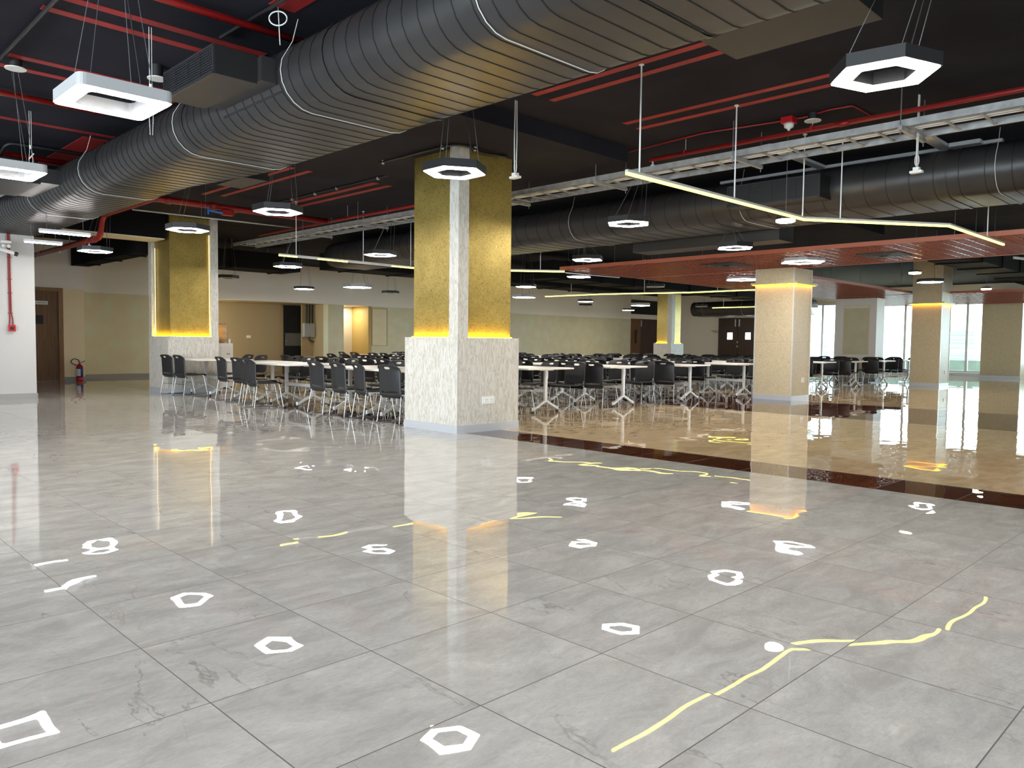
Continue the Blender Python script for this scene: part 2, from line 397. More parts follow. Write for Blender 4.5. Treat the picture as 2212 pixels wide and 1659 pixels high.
# long back wall with its recess
struct('wall_back_left', bx(6.68, 10.4, YB, YB+.3, 0, CZ), 'wall2')
struct('baseboard_back_left', bx(6.68, 10.4, YB-.015, YB, 0, .1), 'skirt')
struct('wall_back_bulkhead', bx(10.4, 15.07, YB, YB+.3, 2.46, CZ), 'wall2')
struct('ceiling_recess', bx(10.4, 15.07, YB+.3, 26.6, 2.46, 2.6), 'tan')
struct('wall_recess_back', bx(10.1, 14.30, 26.4, 26.6, 0, 2.46), 'tan')
struct('wall_recess_panel', bx(15.40, 16.2, 26.4, 26.6, 0, 2.46), 'wallcream')
struct('wall_recess_right', bx(15.07, 15.3, YB+.3, 26.4, 0, 2.46), 'tan')
struct('ceiling_niche', bx(15.3, 16.95, YB+.3, 26.0, 2.46, 2.6), 'wallcream')
struct('wall_recess_over_door', bx(14.3, 15.40, 26.45, 26.6, 2.43, 2.46), 'tan')
struct('wall_building_core', bx(10.0, 17.3, 26.62, 26.9, 0, CZ), 'darkvoid')
area('corridor_lamp', (16.25, 25.25, 2.42), (0, 0, 0), .5, .3, 14, (1, .9, .7))
struct('wall_back_pier', bx(15.07, 15.72, YB-.02, YB+.3, 0, 2.46), 'wall2g')
struct('wall_back_over', bx(15.07, 16.95, YB, YB+.3, 2.46, CZ), 'wall2')
struct('wall_niche_left', bx(15.55, 15.72, YB+.3, 26.2, 0, 2.46), 'wallcream')
struct('wall_niche_back', bx(15.72, 16.95, 25.7, 25.9, 0, 2.46), 'wallcream')
struct('wall_niche_right', bx(16.80, 16.95, YB, 25.7, 0, 2.46), 'ochre')
struct('wall_back', bx(16.95, 33.10, YB, YB+.3, 0, CZ), 'wall2g')
struct('wall_back_above_door', bx(33.10, XW, YB, YB+.3, 2.50, 2.74), 'greywall')
struct('wall_back_top', bx(33.10, XW, YB, YB+.3, 3.5, CZ), 'wall2g')
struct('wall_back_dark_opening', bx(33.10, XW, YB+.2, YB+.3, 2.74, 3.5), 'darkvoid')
# wall with the brown double door, far right
struct('wall_far', bx(XW, XW+.3, 17.2, YB+.3, 0, CZ), 'greywall')
struct('wall_far_header', bx(XW, XW+.3, -8.2, 17.2, 3.12, CZ), 'greywall')
struct('wall_far_south', bx(XW, XW+.3, -8.2, 1.85, 0, 3.12), 'greywall')
struct('wall_far_sill', bx(XW-.05, XW+.15, 1.85, 17.2, 0, .14), 'alu')
# walls behind the camera with tall glazed openings
struct('wall_west_header', bx(-8.2, -8.0, -8.2, 16.72, 3.15, CZ), 'paintwhite')
struct('wall_west_pier', bx(-8.2, -8.0, 10.2, 16.72, 0, 3.15), 'paintwhite')
struct('wall_south_header', bx(-8.0, XW, -8.2, -8.0, 3.15, CZ), 'paintwhite')
for a, b in ((-8, 2.5), (4.5, 29), (33, XW)):
    struct('wall_south_pier', bx(a, b, -8.2, -8.0, 0, 3.15), 'paintwhite')
# beam by the left gold column, pale underside
struct('trim_3', bx(4.0, 6.40, 16.75, 17.5, 3.24, CZ), 'soffit_dark')
struct('trim_4', bx(4.0, 6.40, 16.80, 17.5, 3.22, 3.24), 'wallcream')

# ------------------------------------------------------------------ glazed front on the far right
def window(n, y0, y1):
    g = MB().box(XW+.05, XW+.06, y0, y1, .14, 3.12).build('window_%d' % n, 'glass'); tag(g, kind='structure')
    f = MB()
    for y in (y0+.024, y1-.024): f.box(XW+.0, XW+.12, y-.022, y+.022, .145, 3.115)
    f.box(XW+.002, XW+.118, y0+.046, y1-.046, .145, .22); f.box(XW+.002, XW+.118, y0+.046, y1-.046, 3.05, 3.115)
    tag(f.build('window_%d_frame' % n, 'alu'), kind='structure')
ys = [8.86, 9.61+.0, 12.02, 13.83, 15.64, 17.2]
ys = [8.75, 9.62, 10.6, 12.02, 13.83, 15.64, 17.2]
ys = [8.75, 9.62, 12.02, 13.83, 15.64, 17.2]
n = 1
for a, b in zip(ys[:-1], ys[1:]): window(n, a, b); n += 1
for a, b in ((5.9, 7.7), (3.9, 5.9), (1.9, 3.9)): window(n, a, b); n += 1
struct('wall_far_pier', bx(34.45, XW+.1, 7.40, 8.75, 0, 3.12), 'paperbeige')
struct('baseboard_far_pier', bx(34.43, 34.45, 7.38, 8.77, 0, .1), 'steelskirt')
# terrace outside
struct('wall_terrace_parapet', bx(37.6, 37.8, -12, 24, -.1, .62), 'parapet')
t = thing('balcony_railing', 'thin metal handrail above the terrace parapet outside the glazing', 'railing', (37.7, 6, .62))
m_ = MB(); m_.tube([(37.7, -12, 1.02), (37.7, 24, 1.02)], .022, 6); m_.build('handrail', 'alu', t)
for k in range(19):
    MB().tube([(37.7, -11.5+k*1.95, .60), (37.7, -11.5+k*1.95, 1.02)], .014, 6).build('post', 'alu', t)
for i, (x, y, wx, wy, h, lab) in enumerate((
        (150, 70, 10, 10, 4.2, 'hazy pale building block seen through the window beside the beige column'),
        (230, 60, 12, 9, 6.0, 'faint hazy tower pair outside, seen right of the slim beige column'),
        (190, 74, 14, 12, 2.5, 'low hazy building seen through the panes right of the white shaft'))):
    b = MB(); b.box(x, x+wx, y, y+wy, -25, h)
    for k in range(5): b.box(x-.6, x+.1, y-.3, y+wy+.3, h-1.2-k*2.1, h-.8-k*2.1)
    tag(b.build('exterior_building', 'haze_building'), lab, 'building')

# ------------------------------------------------------------------ columns
def skirt_ring(t, x0, x1, y0, y1, h=.10, e=.012, m='steelskirt'):
    MB().frame([(x0-e, y0-e), (x1+e, y0-e), (x1+e, y1+e), (x0-e, y1+e)], [(x0, y0), (x1, y0), (x1, y1), (x0, y1)], 0, h).build('skirting', m, t)

def gold_column(x0, y0, wx, wy, ztop, label, front_strip, swt=.17, paper='paper', cut_top=None, ztopy=None):
    """base block, recessed gold-leaf core, upright corner strips and amber LED lines round the foot of the core"""
    t = thing('gold_column', label, 'column', (x0+wx/2, y0+wy/2, 0), 'columns of the hall')
    x1, y1 = x0+wx, y0+wy; e = .08
    MB().box(x0, x1, y0, y1, 0, 1.205).build('plinth', paper, t, bevel=.006)
    skirt_ring(t, x0, x1, y0, y1)
    MB().box(x0+e, x1-e, y0+e, y1-e, 1.205, ztop).build('gold_panel', 'gold', t)
    cs = ((x0, y0, 1, 1), (x1, y1, -1, -1)) if front_strip else ((x1, y0, -1, 1), (x0, y1, 1, -1))
    for cx, cy, sx, sy in cs:
        P = [(0, 0), (swt, 0), (swt, e), (e, e), (e, swt), (0, swt)]
        q = MB(); lo, hi = [[q.bm.verts.new((cx+sx*a, cy+sy*b, z)) for a, b in P] for z in (1.205, ztop)]
        for k in range(6): q.bm.faces.new((lo[k], lo[(k+1) % 6], hi[(k+1) % 6], hi[k]))
        for L_ in (lo, hi): q.bm.faces.new((L_[0], L_[1], L_[2], L_[3])); q.bm.faces.new((L_[0], L_[3], L_[4], L_[5]))
        q.build('corner_strip', paper, t)
        # pale edge trims
    tr = MB()
    for cx, cy in ((x0, y0), (x1, y0), (x0, y1), (x1, y1)):
        tr.box(cx-.004, cx+.004, cy-.004, cy+.004, .1, 1.207)
    tr.build('edge_trim', 'trimsteel', t)
    k = e*.62
    for sgn, a in ((1, 'x'), (1, 'y'), (-1, 'x'), (-1, 'y')):
        q = MB()
        if a == 'x':
            xx = x0+k if sgn > 0 else x1-k
            ya, yb = (y0+swt+.01, y1-e-.01) if (front_strip == (sgn > 0)) else (y0+e+.01, y1-swt-.01)
            q.box(xx-.008, xx+.008, ya, yb, 1.205, 1.213)
        else:
            yy = y0+k if sgn > 0 else y1-k
            xa, xb = (x0+swt+.01, x1-e-.01) if (front_strip == (sgn > 0)) else (x0+e+.01, x1-swt-.01)
            q.box(xa, xb, yy-.008, yy+.008, 1.205, 1.213)
        q.build('led_strip', E_LED, t)
    return t

c1 = gold_column(6.34, 7.35, 1.07, 1.07, 3.56, 'tall gold-leaf column on a pale plinth in the middle of the hall', True)
c2 = gold_column(6.41, 16.71, 1.09, 1.05, 3.74, 'gold-leaf column at the left beside the water cooler and first tables', False, .16)
c3 = gold_column(25.05, 16.71, .8, .8, 3.74, 'small distant gold column rising behind the black chairs near the brown doors', True, .2)
# amber LEDs also run up the side reveals of the left column
q = MB(); q.box(6.455, 6.463, 17.50, 17.515, 1.25, 3.1); q.build('led_strip', emis('led_reveal', (1, .78, .38), 1.1), c2)
q = MB(); q.box(7.315, 7.33, 16.755, 16.763, 1.25, 3.4); q.build('led_strip', emis('led_reveal_2', (1, .78, .38), 1.1), c2)
# black cable loop clipped round the head of the middle column
t = thing('cable', 'black cable looped over the top of the middle gold column', 'cable', (6.34, 7.35, 3.5))
MB().tube(fillet([(6.17, 8.78, 3.53), (6.20, 7.35, 3.53), (6.28, 7.26, 3.53), (6.46, 7.24, 3.53), (6.62, 7.28, 3.50), (7.1, 7.3, 3.54)], .08), .016, 6).build('lead', 'black', t, smooth=True)
for p in ((6.2, 7.5, 3.53), (6.52, 7.26, 3.53), (6.17, 8.7, 3.53)):
    MB().box(p[0]-.012, p[0]+.012, p[1]-.012, p[1]+.012, p[2]-.03, p[2]+.02).build('clip', 'plastic', t)

def socket(x, y, z, w, label, face='-y', n=2):
    t = thing('wall_socket', label, 'socket', (x, y, z))
    if face == '-y': MB().box(x-w/2, x+w/2, y-.012, y, z-.05, z+.05).build('plate', 'plastic', t, bevel=.004)
    else: MB().box(x-.012, x, y-w/2, y+w/2, z-.05, z+.05).build('plate', 'plastic', t, bevel=.004)
    for i in range(n):
        o = (i-(n-1)/2)*w*.42
        if face == '-y': ou = MB().box(x+o-w*.16, x+o+w*.16, y-.017, y-.011, z-.032, z+.032).build('outlet', 'white', t, bevel=.002)
        else: ou = MB().box(x-.017, x-.011, y+o-w*.16, y+o+w*.16, z-.032, z+.032).build('outlet', 'white', t, bevel=.002)
        for a, b in ((-.012, .012), (.012, .012), (0, -.012)):
            if face == '-y': MB().tube([(x+o+a, y-.019, z+b), (x+o+a, y-.0165, z+b)], .004, 8).build('pin_hole', 'black', ou)
socket(6.865, 7.35, .40, .22, 'white double socket low on the middle gold column plinth')

def plain_column(x0, y0, wx, wy, ztop, label, socky):
    t = thing('beige_column', label, 'column', (x0+wx/2, y0+wy/2, 0), 'columns of the hall'); x1, y1 = x0+wx, y0+wy
    q = MB().box(x0, x1, y0, y1, 0, ztop); q.build('shaft', 'paperbeige', t)
    skirt_ring(t, x0, x1, y0, y1)
    tr = MB()
    for cx, cy in ((x0, y0), (x1, y0), (x0, y1), (x1, y1)): tr.box(cx-.012, cx+.012, cy-.012, cy+.012, .1, ztop)
    tr.build('edge_trim', 'trimsteel', t)
    tr = MB().frame([(x0-.002, y0-.002), (x1+.002, y0-.002), (x1+.002, y1+.002), (x0-.002, y1+.002)], [(x0+.01, y0+.01), (x1-.01, y0+.01), (x1-.01, y1-.01), (x0+.01, y1-.01)], 1.225, 1.232)
    tr.build('joint', 'tan', t)
    e = .085
    MB().frame([(x0-e, y0-e), (x1+e, y0-e), (x1+e, y1+e), (x0-e, y1+e)], [(x0, y0), (x1, y0), (x1, y1), (x0, y1)], 2.445, 2.49).build('light_ledge', 'paperbeige', t)
    a, b = .025, .055
    MB().frame([(x0-b, y0-b), (x1+b, y0-b), (x1+b, y1+b), (x0-b, y1+b)], [(x0-a, y0-a), (x1+a, y0-a), (x1+a, y1+a), (x0-a, y1+a)], 2.436, 2.445).build('led_strip', E_LED2, t)
    return t
plain_column(15.62, 7.45, .83, .85, 2.78, 'square beige column with a lit ledge, nearest one at the right', 0)
plain_column(25.05, 7.42, .87, .80, 3.74, 'slimmer beige column with a lit ledge in front of the windows', 0)
socket(16.15, 7.45, .42, .14, 'white single socket low on the nearest beige column', n=1)
socket(25.6, 7.42, .42, .13, 'small white socket low on the slim beige column by the windows', n=1)
# white shaft with a flush access panel
t = thing('service_shaft', 'white boxed shaft with a flush sage panel standing by the windows', 'shaft', (27.3, 10.7, 0))
MB().box(27.0, 27.7, 9.97, 11.36, 0, 2.80).build('casing', mat('warm_white_casing', (.80, .78, .73), .5), t)
q = MB().box(26.985, 27.0, 10.21, 11.04, .90, 2.53).build('access_panel', 'wall2g', t)
MB().frame([(0,0)], [(0,0)], 0, 0) if False else None
f = MB()
for a in ((10.19, 11.06, .88, .90), (10.19, 11.06, 2.53, 2.55), (10.19, 10.21, .88, 2.55), (11.04, 11.06, .88, 2.55)): f.box(26.98, 27.0, a[0], a[1], a[2], a[3])
f.build('panel_frame', 'wallcream', t)
skirt_ring(t, 27.0, 27.7, 9.97, 11.36, .1, .012, 'skirt')

# ------------------------------------------------------------------ doors and wall fittings
def text_obj(s, size, loc, rot, m, name='lettering', parent=None, depth=.002):
    cu = bpy.data.curves.new(name, 'FONT'); cu.body = s; cu.size = size; cu.extrude = depth; cu.align_x = 'CENTER'; cu.align_y = 'CENTER'
    tmp = bpy.data.objects.new(name, cu); COL.objects.link(tmp)
    me = bpy.data.meshes.new_from_object(tmp.evaluated_get(bpy.context.evaluated_depsgraph_get()))
    bpy.data.objects.remove(tmp)
    o = bpy.data.objects.new(name, me); COL.objects.link(o); me.materials.clear(); me.materials.append(M[m])
    o.rotation_euler = rot; o.location = Vector(loc) - (Vector(parent.location) if parent else Vector()); o.parent = parent
    return o
# restroom door (left leaf edge is hidden by the white wall)
t = tag(thing('door_1', 'brown wood restroom door with a dark vision square, at the far left', 'door', (5.55, 23.2, 0)), kind='structure')
leaf = MB().box(4.98, 6.04, 23.155, 23.19, .01, 2.36).build('leaf', 'wood', t)
f = MB()
for a in ((6.04, 6.15, 0, 2.459), (4.88, 4.98, 0, 2.459)): f.box(a[0], a[1], 23.10, 23.2, a[2], a[3])
f.box(4.981, 6.039, 23.102, 23.2, 2.36, 2.458); f.build('frame', 'woodframe', t)
MB().box(5.38, 5.69, 23.148, 23.156, 1.50, 1.73).build('vision_panel', 'darkvoid', leaf)
MB().tube([(5.06, 23.12, .95), (5.06, 23.12, 1.2)], .012, 8).build('pull_handle', 'chrome', leaf)
s = thing('restroom_sign', 'small white RESTROOMS sign plate on the brown door', 'sign', (5.6, 23.15, 2.05))
MB().box(5.42, 5.80, 23.140, 23.154, 2.01, 2.10).build('plate', 'white', s)
text_obj('RESTROOMS', .052, (5.615, 23.138, 2.052), (PI/2, 0, 0), 'text', parent=s)
# dark door and electrics in the recess
t = tag(thing('door_2', 'dark door with a pale lower panel in the back recess', 'door', (14.8, 26.4, 0)), kind='structure')
MB().box(14.30, 15.40, 26.38, 26.6, 0, 2.44).build('leaf', 'darkvoid', t)
MB().box(14.36, 15.30, 26.35, 26.38, .95, 1.42).build('lower_panel', mat('grey_panel', (.16, .15, .13), .5), t)
MB().box(14.5, 14.85, 26.36, 26.38, 1.45, 2.05).build('vision_panel', 'black', t)
MB().tube([(14.37, 26.33, 1.13), (14.37, 26.35, 1.13)], .02, 8).build('knob', 'chrome', t)
t = thing('switch_box', 'pale grey electrical box on the wall right of the dark recess door', 'electrical box', (14.62, YB+.9, 1.6))
xa, xb, yy = 14.62, 15.05, 25.6
MB().box(xa, xb, yy-.16, yy, 1.28, 1.78).build('casing', mat('grey_enamel', (.38, .38, .36), .5), t, bevel=.006)
for z in (1.31, 1.74): MB().tube([((xa+xb)/2, yy-.17, z), ((xa+xb)/2, yy-.16, z)], .012, 8).build('lock', 'black', t)
MB().tube(fillet([(14.85, yy-.08, 1.28), (14.88, yy-.08, 1.15), (15.05, yy-.08, 1.10)], .08), .018, 6).build('tail_cable', 'black', t)
struct('wall_switch_backing', bx(14.60, 15.07, yy, yy+.06, 0, 2.46), 'tan')
for i, x in enumerate((14.75, 14.87, 14.99)):
    tag(MB().tube([(x, yy-.08, 1.78), (x, yy-.08, 2.46)], .028, 8).build('riser_pipe', 'black'), ('left', 'middle', 'right')[i] + ' of three black riser pipes above the grey electrical box', 'pipe', 'riser pipes above the electrical box')
tag(bx(12.86, 13.02, 26.385, 26.40, 1.22, 1.31).build('wall_switch', 'plastic'), 'white light switch on the tan recess wall behind the tables', 'switch')
# flush panel on the back wall
t = thing('access_panel', 'flush sage access panel on the back wall left of the middle column', 'panel', (17.3, YB, 1.7))
f = MB()
for a in ((16.96, 17.65, .98, 1.0), (16.96, 17.65, 2.37, 2.40), (16.95, 16.975, .98, 2.4), (17.635, 17.66, .98, 2.4)): f.box(a[0], a[1], YB-.02, YB, a[2], a[3])
f.build('panel_frame', 'tan', t); MB().box(16.975, 17.635, YB-.008, YB, 1.0, 2.37).build('panel', 'wall2', t)
# dark doors, back wall right
t = tag(thing('door_3', 'dark brown double door in the back wall by the far gold column', 'door', (34.2, YB, 0)), kind='structure')
MB().box(33.10, 34.0, YB+.02, YB+.07, 0, 2.50).build('leaf', 'wood', t)
MB().box(34.0, XW, YB+.1, YB+.16, 0, 2.50).build('leaf', 'darkwood', t)
MB().box(33.5, 33.66, YB+.01, YB+.02, 1.2, 1.9).build('vision_panel', 'darkvoid', t)
MB().box(34.02, 34.06, YB-.02, YB+.02, 2.1, 2.44).build('door_closer', 'chrome', t)
# brown double door, far wall
t = tag(thing('door_4', 'dark brown double door with two bright vision panels on the far wall', 'door', (XW, 20, 0)), kind='structure')
for a, b in ((18.86, 19.93), (19.95, 21.02)):
    L_ = MB().box(XW-.05, XW, a, b, .01, 2.53).build('leaf', 'darkwood', t)
    c = (a+b)/2 + (.10 if a > 19.5 else -.10)
    c = 20.36 if a > 19.5 else 19.36
    MB().box(XW-.056, XW-.05, c-.14, c+.14, 1.46, 1.80).build('vision_panel', E_VISION, L_, bevel=.002)
    MB().box(XW-.10, XW-.05, (19.80 if a < 19.5 else 20.02), (19.86 if a < 19.5 else 20.08), 2.10, 2.46).build('door_closer', 'chrome', L_)
for z in (1.10, 1.32): MB().box(XW-.08, XW-.05, 19.9, 19.95, z-.05, z+.05).build('lock', 'chrome', t)
s = thing('door_sign', 'tiny dark lettered sign on the grey wall left of the double door', 'sign', (XW, 21.25, 1.9))
MB().box(XW-.008, XW, 21.06, 21.45, 1.87, 1.90).build('lettering', 'text', s); MB().box(XW-.008, XW, 21.06, 21.36, 1.80, 1.82).build('lettering', 'text', s)
struct('trim_5', bx(XW-.03, XW, 18.6, 21.6, 2.80, 2.84), 'trimsteel')

# fire extinguisher
t = thing('fire_extinguisher', 'red fire extinguisher standing on the floor beside the restroom door', 'fire extinguisher', (6.50, 23.03, 0))
x, y = 6.50, 23.03
MB().lathe((x, y, 0), [(.075, 0), (.085, .02), (.085, .10)], 20).build('base_band', 'extred', t, smooth=True)
MB().lathe((x, y, 0), [(.085, .10), (.085, .34)], 20).build('blue_band', 'extlabel', t, smooth=True)
MB().lathe((x, y, 0), [(.085, .34), (.075, .39), (.04, .43), (.025, .46)], 20).build('shoulder', 'extred', t, smooth=True)
g = MB()
for k in range(9):
    pass
grid = [[(x+.087*math.cos(a), y+.087*math.sin(a), z) for a in [PI*1.25-.75+1.5*i/8 for i in range(9)]] for z in (.13, .32)]
MB().sheet(grid).build('label', 'paperwhite', t, solid=.001)
MB().tube(fillet([(x, y, .46), (x-.02, y-.02, .56), (x-.16, y-.04, .60), (x-.24, y-.05, .50), (x-.13, y-.06, .43), (x-.06, y-.06, .42)], .08), .012, 8).build('hose', 'black', t, smooth=True)
MB().bar((x-.01, y, .47), (x+.13, y-.02, .53), .03, .02).build('lever', 'wood', t)
MB().bar((x+.01, y-.03, .46), (x+.10, y-.06, .36), .07, .004).build('tag_card', 'paperwhite', t)

# riser conduit and call point on the white wall
t = thing('fire_call_point', 'small red fire call point at the end of the red conduit', 'alarm', (3.59, 16.72, 1.31))
MB().box(3.53, 3.65, 16.67, 16.72, 1.25, 1.37).build('casing', 'extred', t, bevel=.005)
MB().box(3.56, 3.62, 16.662, 16.67, 1.28, 1.335).build('glass', 'black', t)
t = thing('red_conduit', 'pair of thin red conduits running down the white wall to the call point', 'conduit', (3.58, 16.72, 2))
for i, dx in enumerate((-.014, .014)):
    MB().tube([(3.585+dx*2, 16.705, 1.37), (3.585+dx*1.6, 16.705, 1.50), (3.575+dx, 16.705, 1.58), (3.565+dx, 16.705, 3.1)], .010, 6).build('conduit', 'redpipe', t)
for z in (1.58, 1.95, 2.2, 2.6, 2.9): MB().box(3.535, 3.615, 16.70, 16.72, z, z+.012).build('clip', 'redpipe', t)
# security camera
t = thing('security_camera', 'white dome bracket security camera hung from a wire at the far left', 'security camera', (3.45, 16.5, 2.75))
MB().tube([(3.48, 16.5, 2.88), (3.48, 16.5, 3.03)], .006, 6).build('hanging_wire', 'wire', t)
MB().box(3.40, 3.56, 16.42, 16.58, 2.83, 2.88).build('bracket', 'plastic', t, bevel=.01)
for dx in (-.03, .05): MB().lathe((3.47+dx, 16.45, 2.78), [(.01, -.03), (.032, -.015), (.035, .015), (.02, .035)], 12).build('joint', 'plastic', t, smooth=True)
MB().tube([(3.36, 16.5, 2.74), (3.60, 16.40, 2.65)], .034, 14).build('housing', 'plastic', t, smooth=True)
MB().tube([(3.60, 16.40, 2.65), (3.64, 16.382, 2.635)], .037, 14).build('lens_hood', 'black', t)

# water cooler
t = thing('water_cooler', 'white water cooler standing just right of the left gold column', 'water cooler', (8.22, 17.85, 0))
MB().box(8.02, 8.36, 17.85, 18.2, .03, 1.06).build('cabinet', 'white', t, bevel=.012)
MB().box(8.20, 8.28, 17.835, 17.85, .80, .82).build('nameplate', 'wire', t)
MB().box(8.06, 8.33, 17.84, 17.85, .70, .98).build('tap_panel', 'plastic', t)
MB().box(8.04, 8.34, 17.87, 18.18, 0, .03).build('foot', 'black', t)
t = thing('water_bottle', 'amber tinted water bottle upside down on the cooler', 'bottle', (8.15, 18.0, 1.06))
MB().lathe((8.15, 18.0, 1.06), [(.05, 0), (.06, .03), (.13, .08), (.135, .18), (.125, .20), (.135, .22), (.135, .34), (.125, .36), (.135, .38), (.13, .44), (.09, .465)], 24).build('bottle', 'water', t, smooth=True)
tag(MB().lathe((8.31, 17.95, 1.06), [(.03, 0), (.036, .10)], 14).build('paper_cup', 'paperwhite'), 'white paper cup on top of the cooler right of the bottle', 'cup')

# ------------------------------------------------------------------ ducts
def oval_ring(cx, z0, z1, hw, n=10, g=0):
    r = (z1-z0)/2+g; zc = (z0+z1)/2; a = hw-(z1-z0)/2; pts = []
    for i in range(n+1): th = -PI/2+PI*i/n; pts.append((cx+a+r*math.cos(th), zc+r*math.sin(th)))
    for i in range(n+1): th = PI/2+PI*i/n; pts.append((cx-a+r*math.cos(th), zc+r*math.sin(th)))
    return pts
def oval_duct(name, label, cx, z0, z1, hw, y0, y1, pitch=.14, wires=(), taper=None):
    cx0, hw0 = cx, hw
    def sec(y):
        if not taper: return cx0, hw0
        k = min(1, max(0, (y-taper[0])/(taper[1]-taper[0])))*taper[2]/2
        return cx0-k, hw0-k
    t = thing(name, label, 'duct', (cx, (y0+y1)/2, (z0+z1)/2))
    bm = MB(); prev = None
    k = int((y1-y0)/.4)
    for i in range(k+1):
        yy = y0+(y1-y0)*i/k
        rg = [bm.bm.verts.new((p[0], yy, p[1])) for p in oval_ring(sec(yy)[0], z0, z1, sec(yy)[1])]
        if prev:
            for j in range(len(rg)): bm.bm.faces.new((prev[j], prev[(j+1)%len(rg)], rg[(j+1)%len(rg)], rg[j]))
        else: bm.bm.faces.new(rg)
        prev = rg
    bm.bm.faces.new(prev[::-1])
    d = bm.build('shell', 'duct', t, smooth=True)
    # seams: slim raised bands
    s = MB(); i = 0
    yy = y0+.05
    while yy < y1-.02:
        a = [s.bm.verts.new((p[0], yy-.004, p[1])) for p in oval_ring(sec(yy)[0], z0, z1, sec(yy)[1], g=.004)]
        b = [s.bm.verts.new((p[0], yy+.004, p[1])) for p in oval_ring(sec(yy)[0], z0, z1, sec(yy)[1], g=.004)]
        c = [s.bm.verts.new((p[0], yy+.004, p[1])) for p in oval_ring(sec(yy)[0], z0, z1, sec(yy)[1], g=-.002)]
        e = [s.bm.verts.new((p[0], yy-.004, p[1])) for p in oval_ring(sec(yy)[0], z0, z1, sec(yy)[1], g=-.002)]
        m = len(a)
        for j in range(m):
            q = (j+1) % m
            s.bm.faces.new((a[j], a[q], b[q], b[j])); s.bm.faces.new((b[j], b[q], c[q], c[j])); s.bm.faces.new((e[j], e[q], a[q], a[j]))
        yy += pitch
    s.build('seams', 'seam', t)
    # couplings with screws
    for yc in [y0+1.45+2.6*i for i in range(int((y1-y0)/2.6))]:
        q = MB(); a = oval_ring(sec(yc)[0], z0, z1, sec(yc)[1], g=.008)
        A = [q.bm.verts.new((p[0], yc-.02, p[1])) for p in a]; B = [q.bm.verts.new((p[0], yc+.02, p[1])) for p in a]
        for j in range(len(a)): q.bm.faces.new((A[j], A[(j+1)%len(a)], B[(j+1)%len(a)], B[j]))
        q.build('coupling', 'duct', t, smooth=True)
    for yw in wires:
        cx, hw = sec(yw); q = oval_ring(cx, z0, z1, hw, g=.008)
        # wire drops from the slab, runs under the flat bottom and up the other side
        lower = [p for p in q]
        pts = [(cx-hw-.01+.16, yw, CZ), (cx-hw+.10, yw, z1-.03)]
        left = [p for p in q if p[0] < cx-hw+(z1-z0)/2+.001 and p[1] <= (z0+z1)/2+.14]
        left.sort(key=lambda p: -p[1]); pts += [(p[0], yw, p[1]) for p in left]
        right = [p for p in q if p[0] > cx+hw-(z1-z0)/2-.001 and p[1] <= (z0+z1)/2+.14]
        right.sort(key=lambda p: p[1]); pts += [(p[0], yw, p[1]) for p in right]
        pts += [(cx+hw-.10, yw, z1-.03), (cx+hw-.15, yw, CZ)]
        MB().tube(pts, .0038, 5).build('hanging_wire', 'lightwire', t)
    return t
dz0, dz1 = 3.03, 3.59
duct1 = oval_duct('oval_duct', 'huge black oval duct crossing the upper left of the hall', 3.84, dz0, dz1, .68, -1.4, 16.70, .165,
                  wires=(1.6, 3.55, 5.85, 8.05, 11.1, 13.6), taper=(8.4, 9.9, .26))
duct2 = oval_duct('oval_duct', 'long black oval duct passing behind the cable tray on the right', 11.25, 3.0, 3.6, .75, -3.5, 17.3, .28,
                  wires=(2.6, 5.9, 9.2, 12.2))
duct3 = oval_duct('oval_duct', 'short round-ended black duct hanging low before the brown double door', 32.6, 2.50, 3.16, .8, 14.8, 20.2, .3, wires=(15.6, 17.6, 19.6))

def plenum(name, label, x0, x1, y0, y1, z0, z1, grille='-x'):
    t = thing(name, label, 'air grille', ((x0+x1)/2, (y0+y1)/2, z0))
    MB().box(x0, x1, y0, y1, z0, z1).build('casing', 'boxunder', t)
    s = MB()  # dark painted cheeks
    if grille == '-x':
        for k in range(10):
            z = z0+.02+(z1-z0-.04)*k/9; MB
            s.box(x0-.012, x0+.004, y0+.01, y1-.01, z-.004, z+.004)
        s.build('louvre', 'blackshine', t)
        f = MB().box(x0-.016, x0, y0-.006, y0+.012, z0, z1).box(x0-.016, x0, y1-.012, y1+.006, z0, z1)
        f.box(x0-.016, x0, y0, y1, z0-.004, z0+.014).box(x0-.016, x0, y0, y1, z1-.014, z1+.004)
        for k in (1, 2, 3): f.box(x0-.014, x0, y0+(y1-y0)*k/4-.003, y0+(y1-y0)*k/4+.003, z0, z1)
        f.build('grille_frame', 'blackshine', t)
        MB().box(x0-.003, x0-.001, y0, y1, z0, z1).build('backing', 'darkvoid', t)
    else:
        for k in range(10):
            z = z0+.02+(z1-z0-.04)*k/9
            s.box(x1-.004, x1+.012, y0+.01, y1-.01, z-.004, z+.004)
        s.build('louvre', 'blackshine', t)
        MB().box(x1+.001, x1+.003, y0, y1, z0, z1).build('backing', 'darkvoid', t)
    MB().box(x0, x1, y0-.003, y0-.001, z0, z1).build('side_sheet', 'black', t)
    MB().box(x0, x1, y1+.001, y1+.003, z0, z1).build('side_sheet', 'black', t)
    return t
tt = plenum('supply_grille', 'black box grille on the near side of the big duct behind the square lamp', 2.68, 3.03, 6.00, 6.98, 3.20, 3.42)
MB().box(3.03, 3.26, 5.93, 6.95, 3.215, 3.41).build('neck', 'duct', tt)
q = MB()
for k in range(5):
    q.tube([(3.24, 5.98+k*.2, 3.165), (3.225, 5.98+k*.2, 3.155)], .008, 6)
MB().bar((3.235, 5.9, 3.18), (3.235, 6.99, 3.18), .07, .05).build('flange', 'duct', tt)
tt = plenum('supply_grille', 'black box grille at the left edge under the cut-off square lamp', 2.35, 2.95, 12.0, 13.3, 3.20, 3.42)
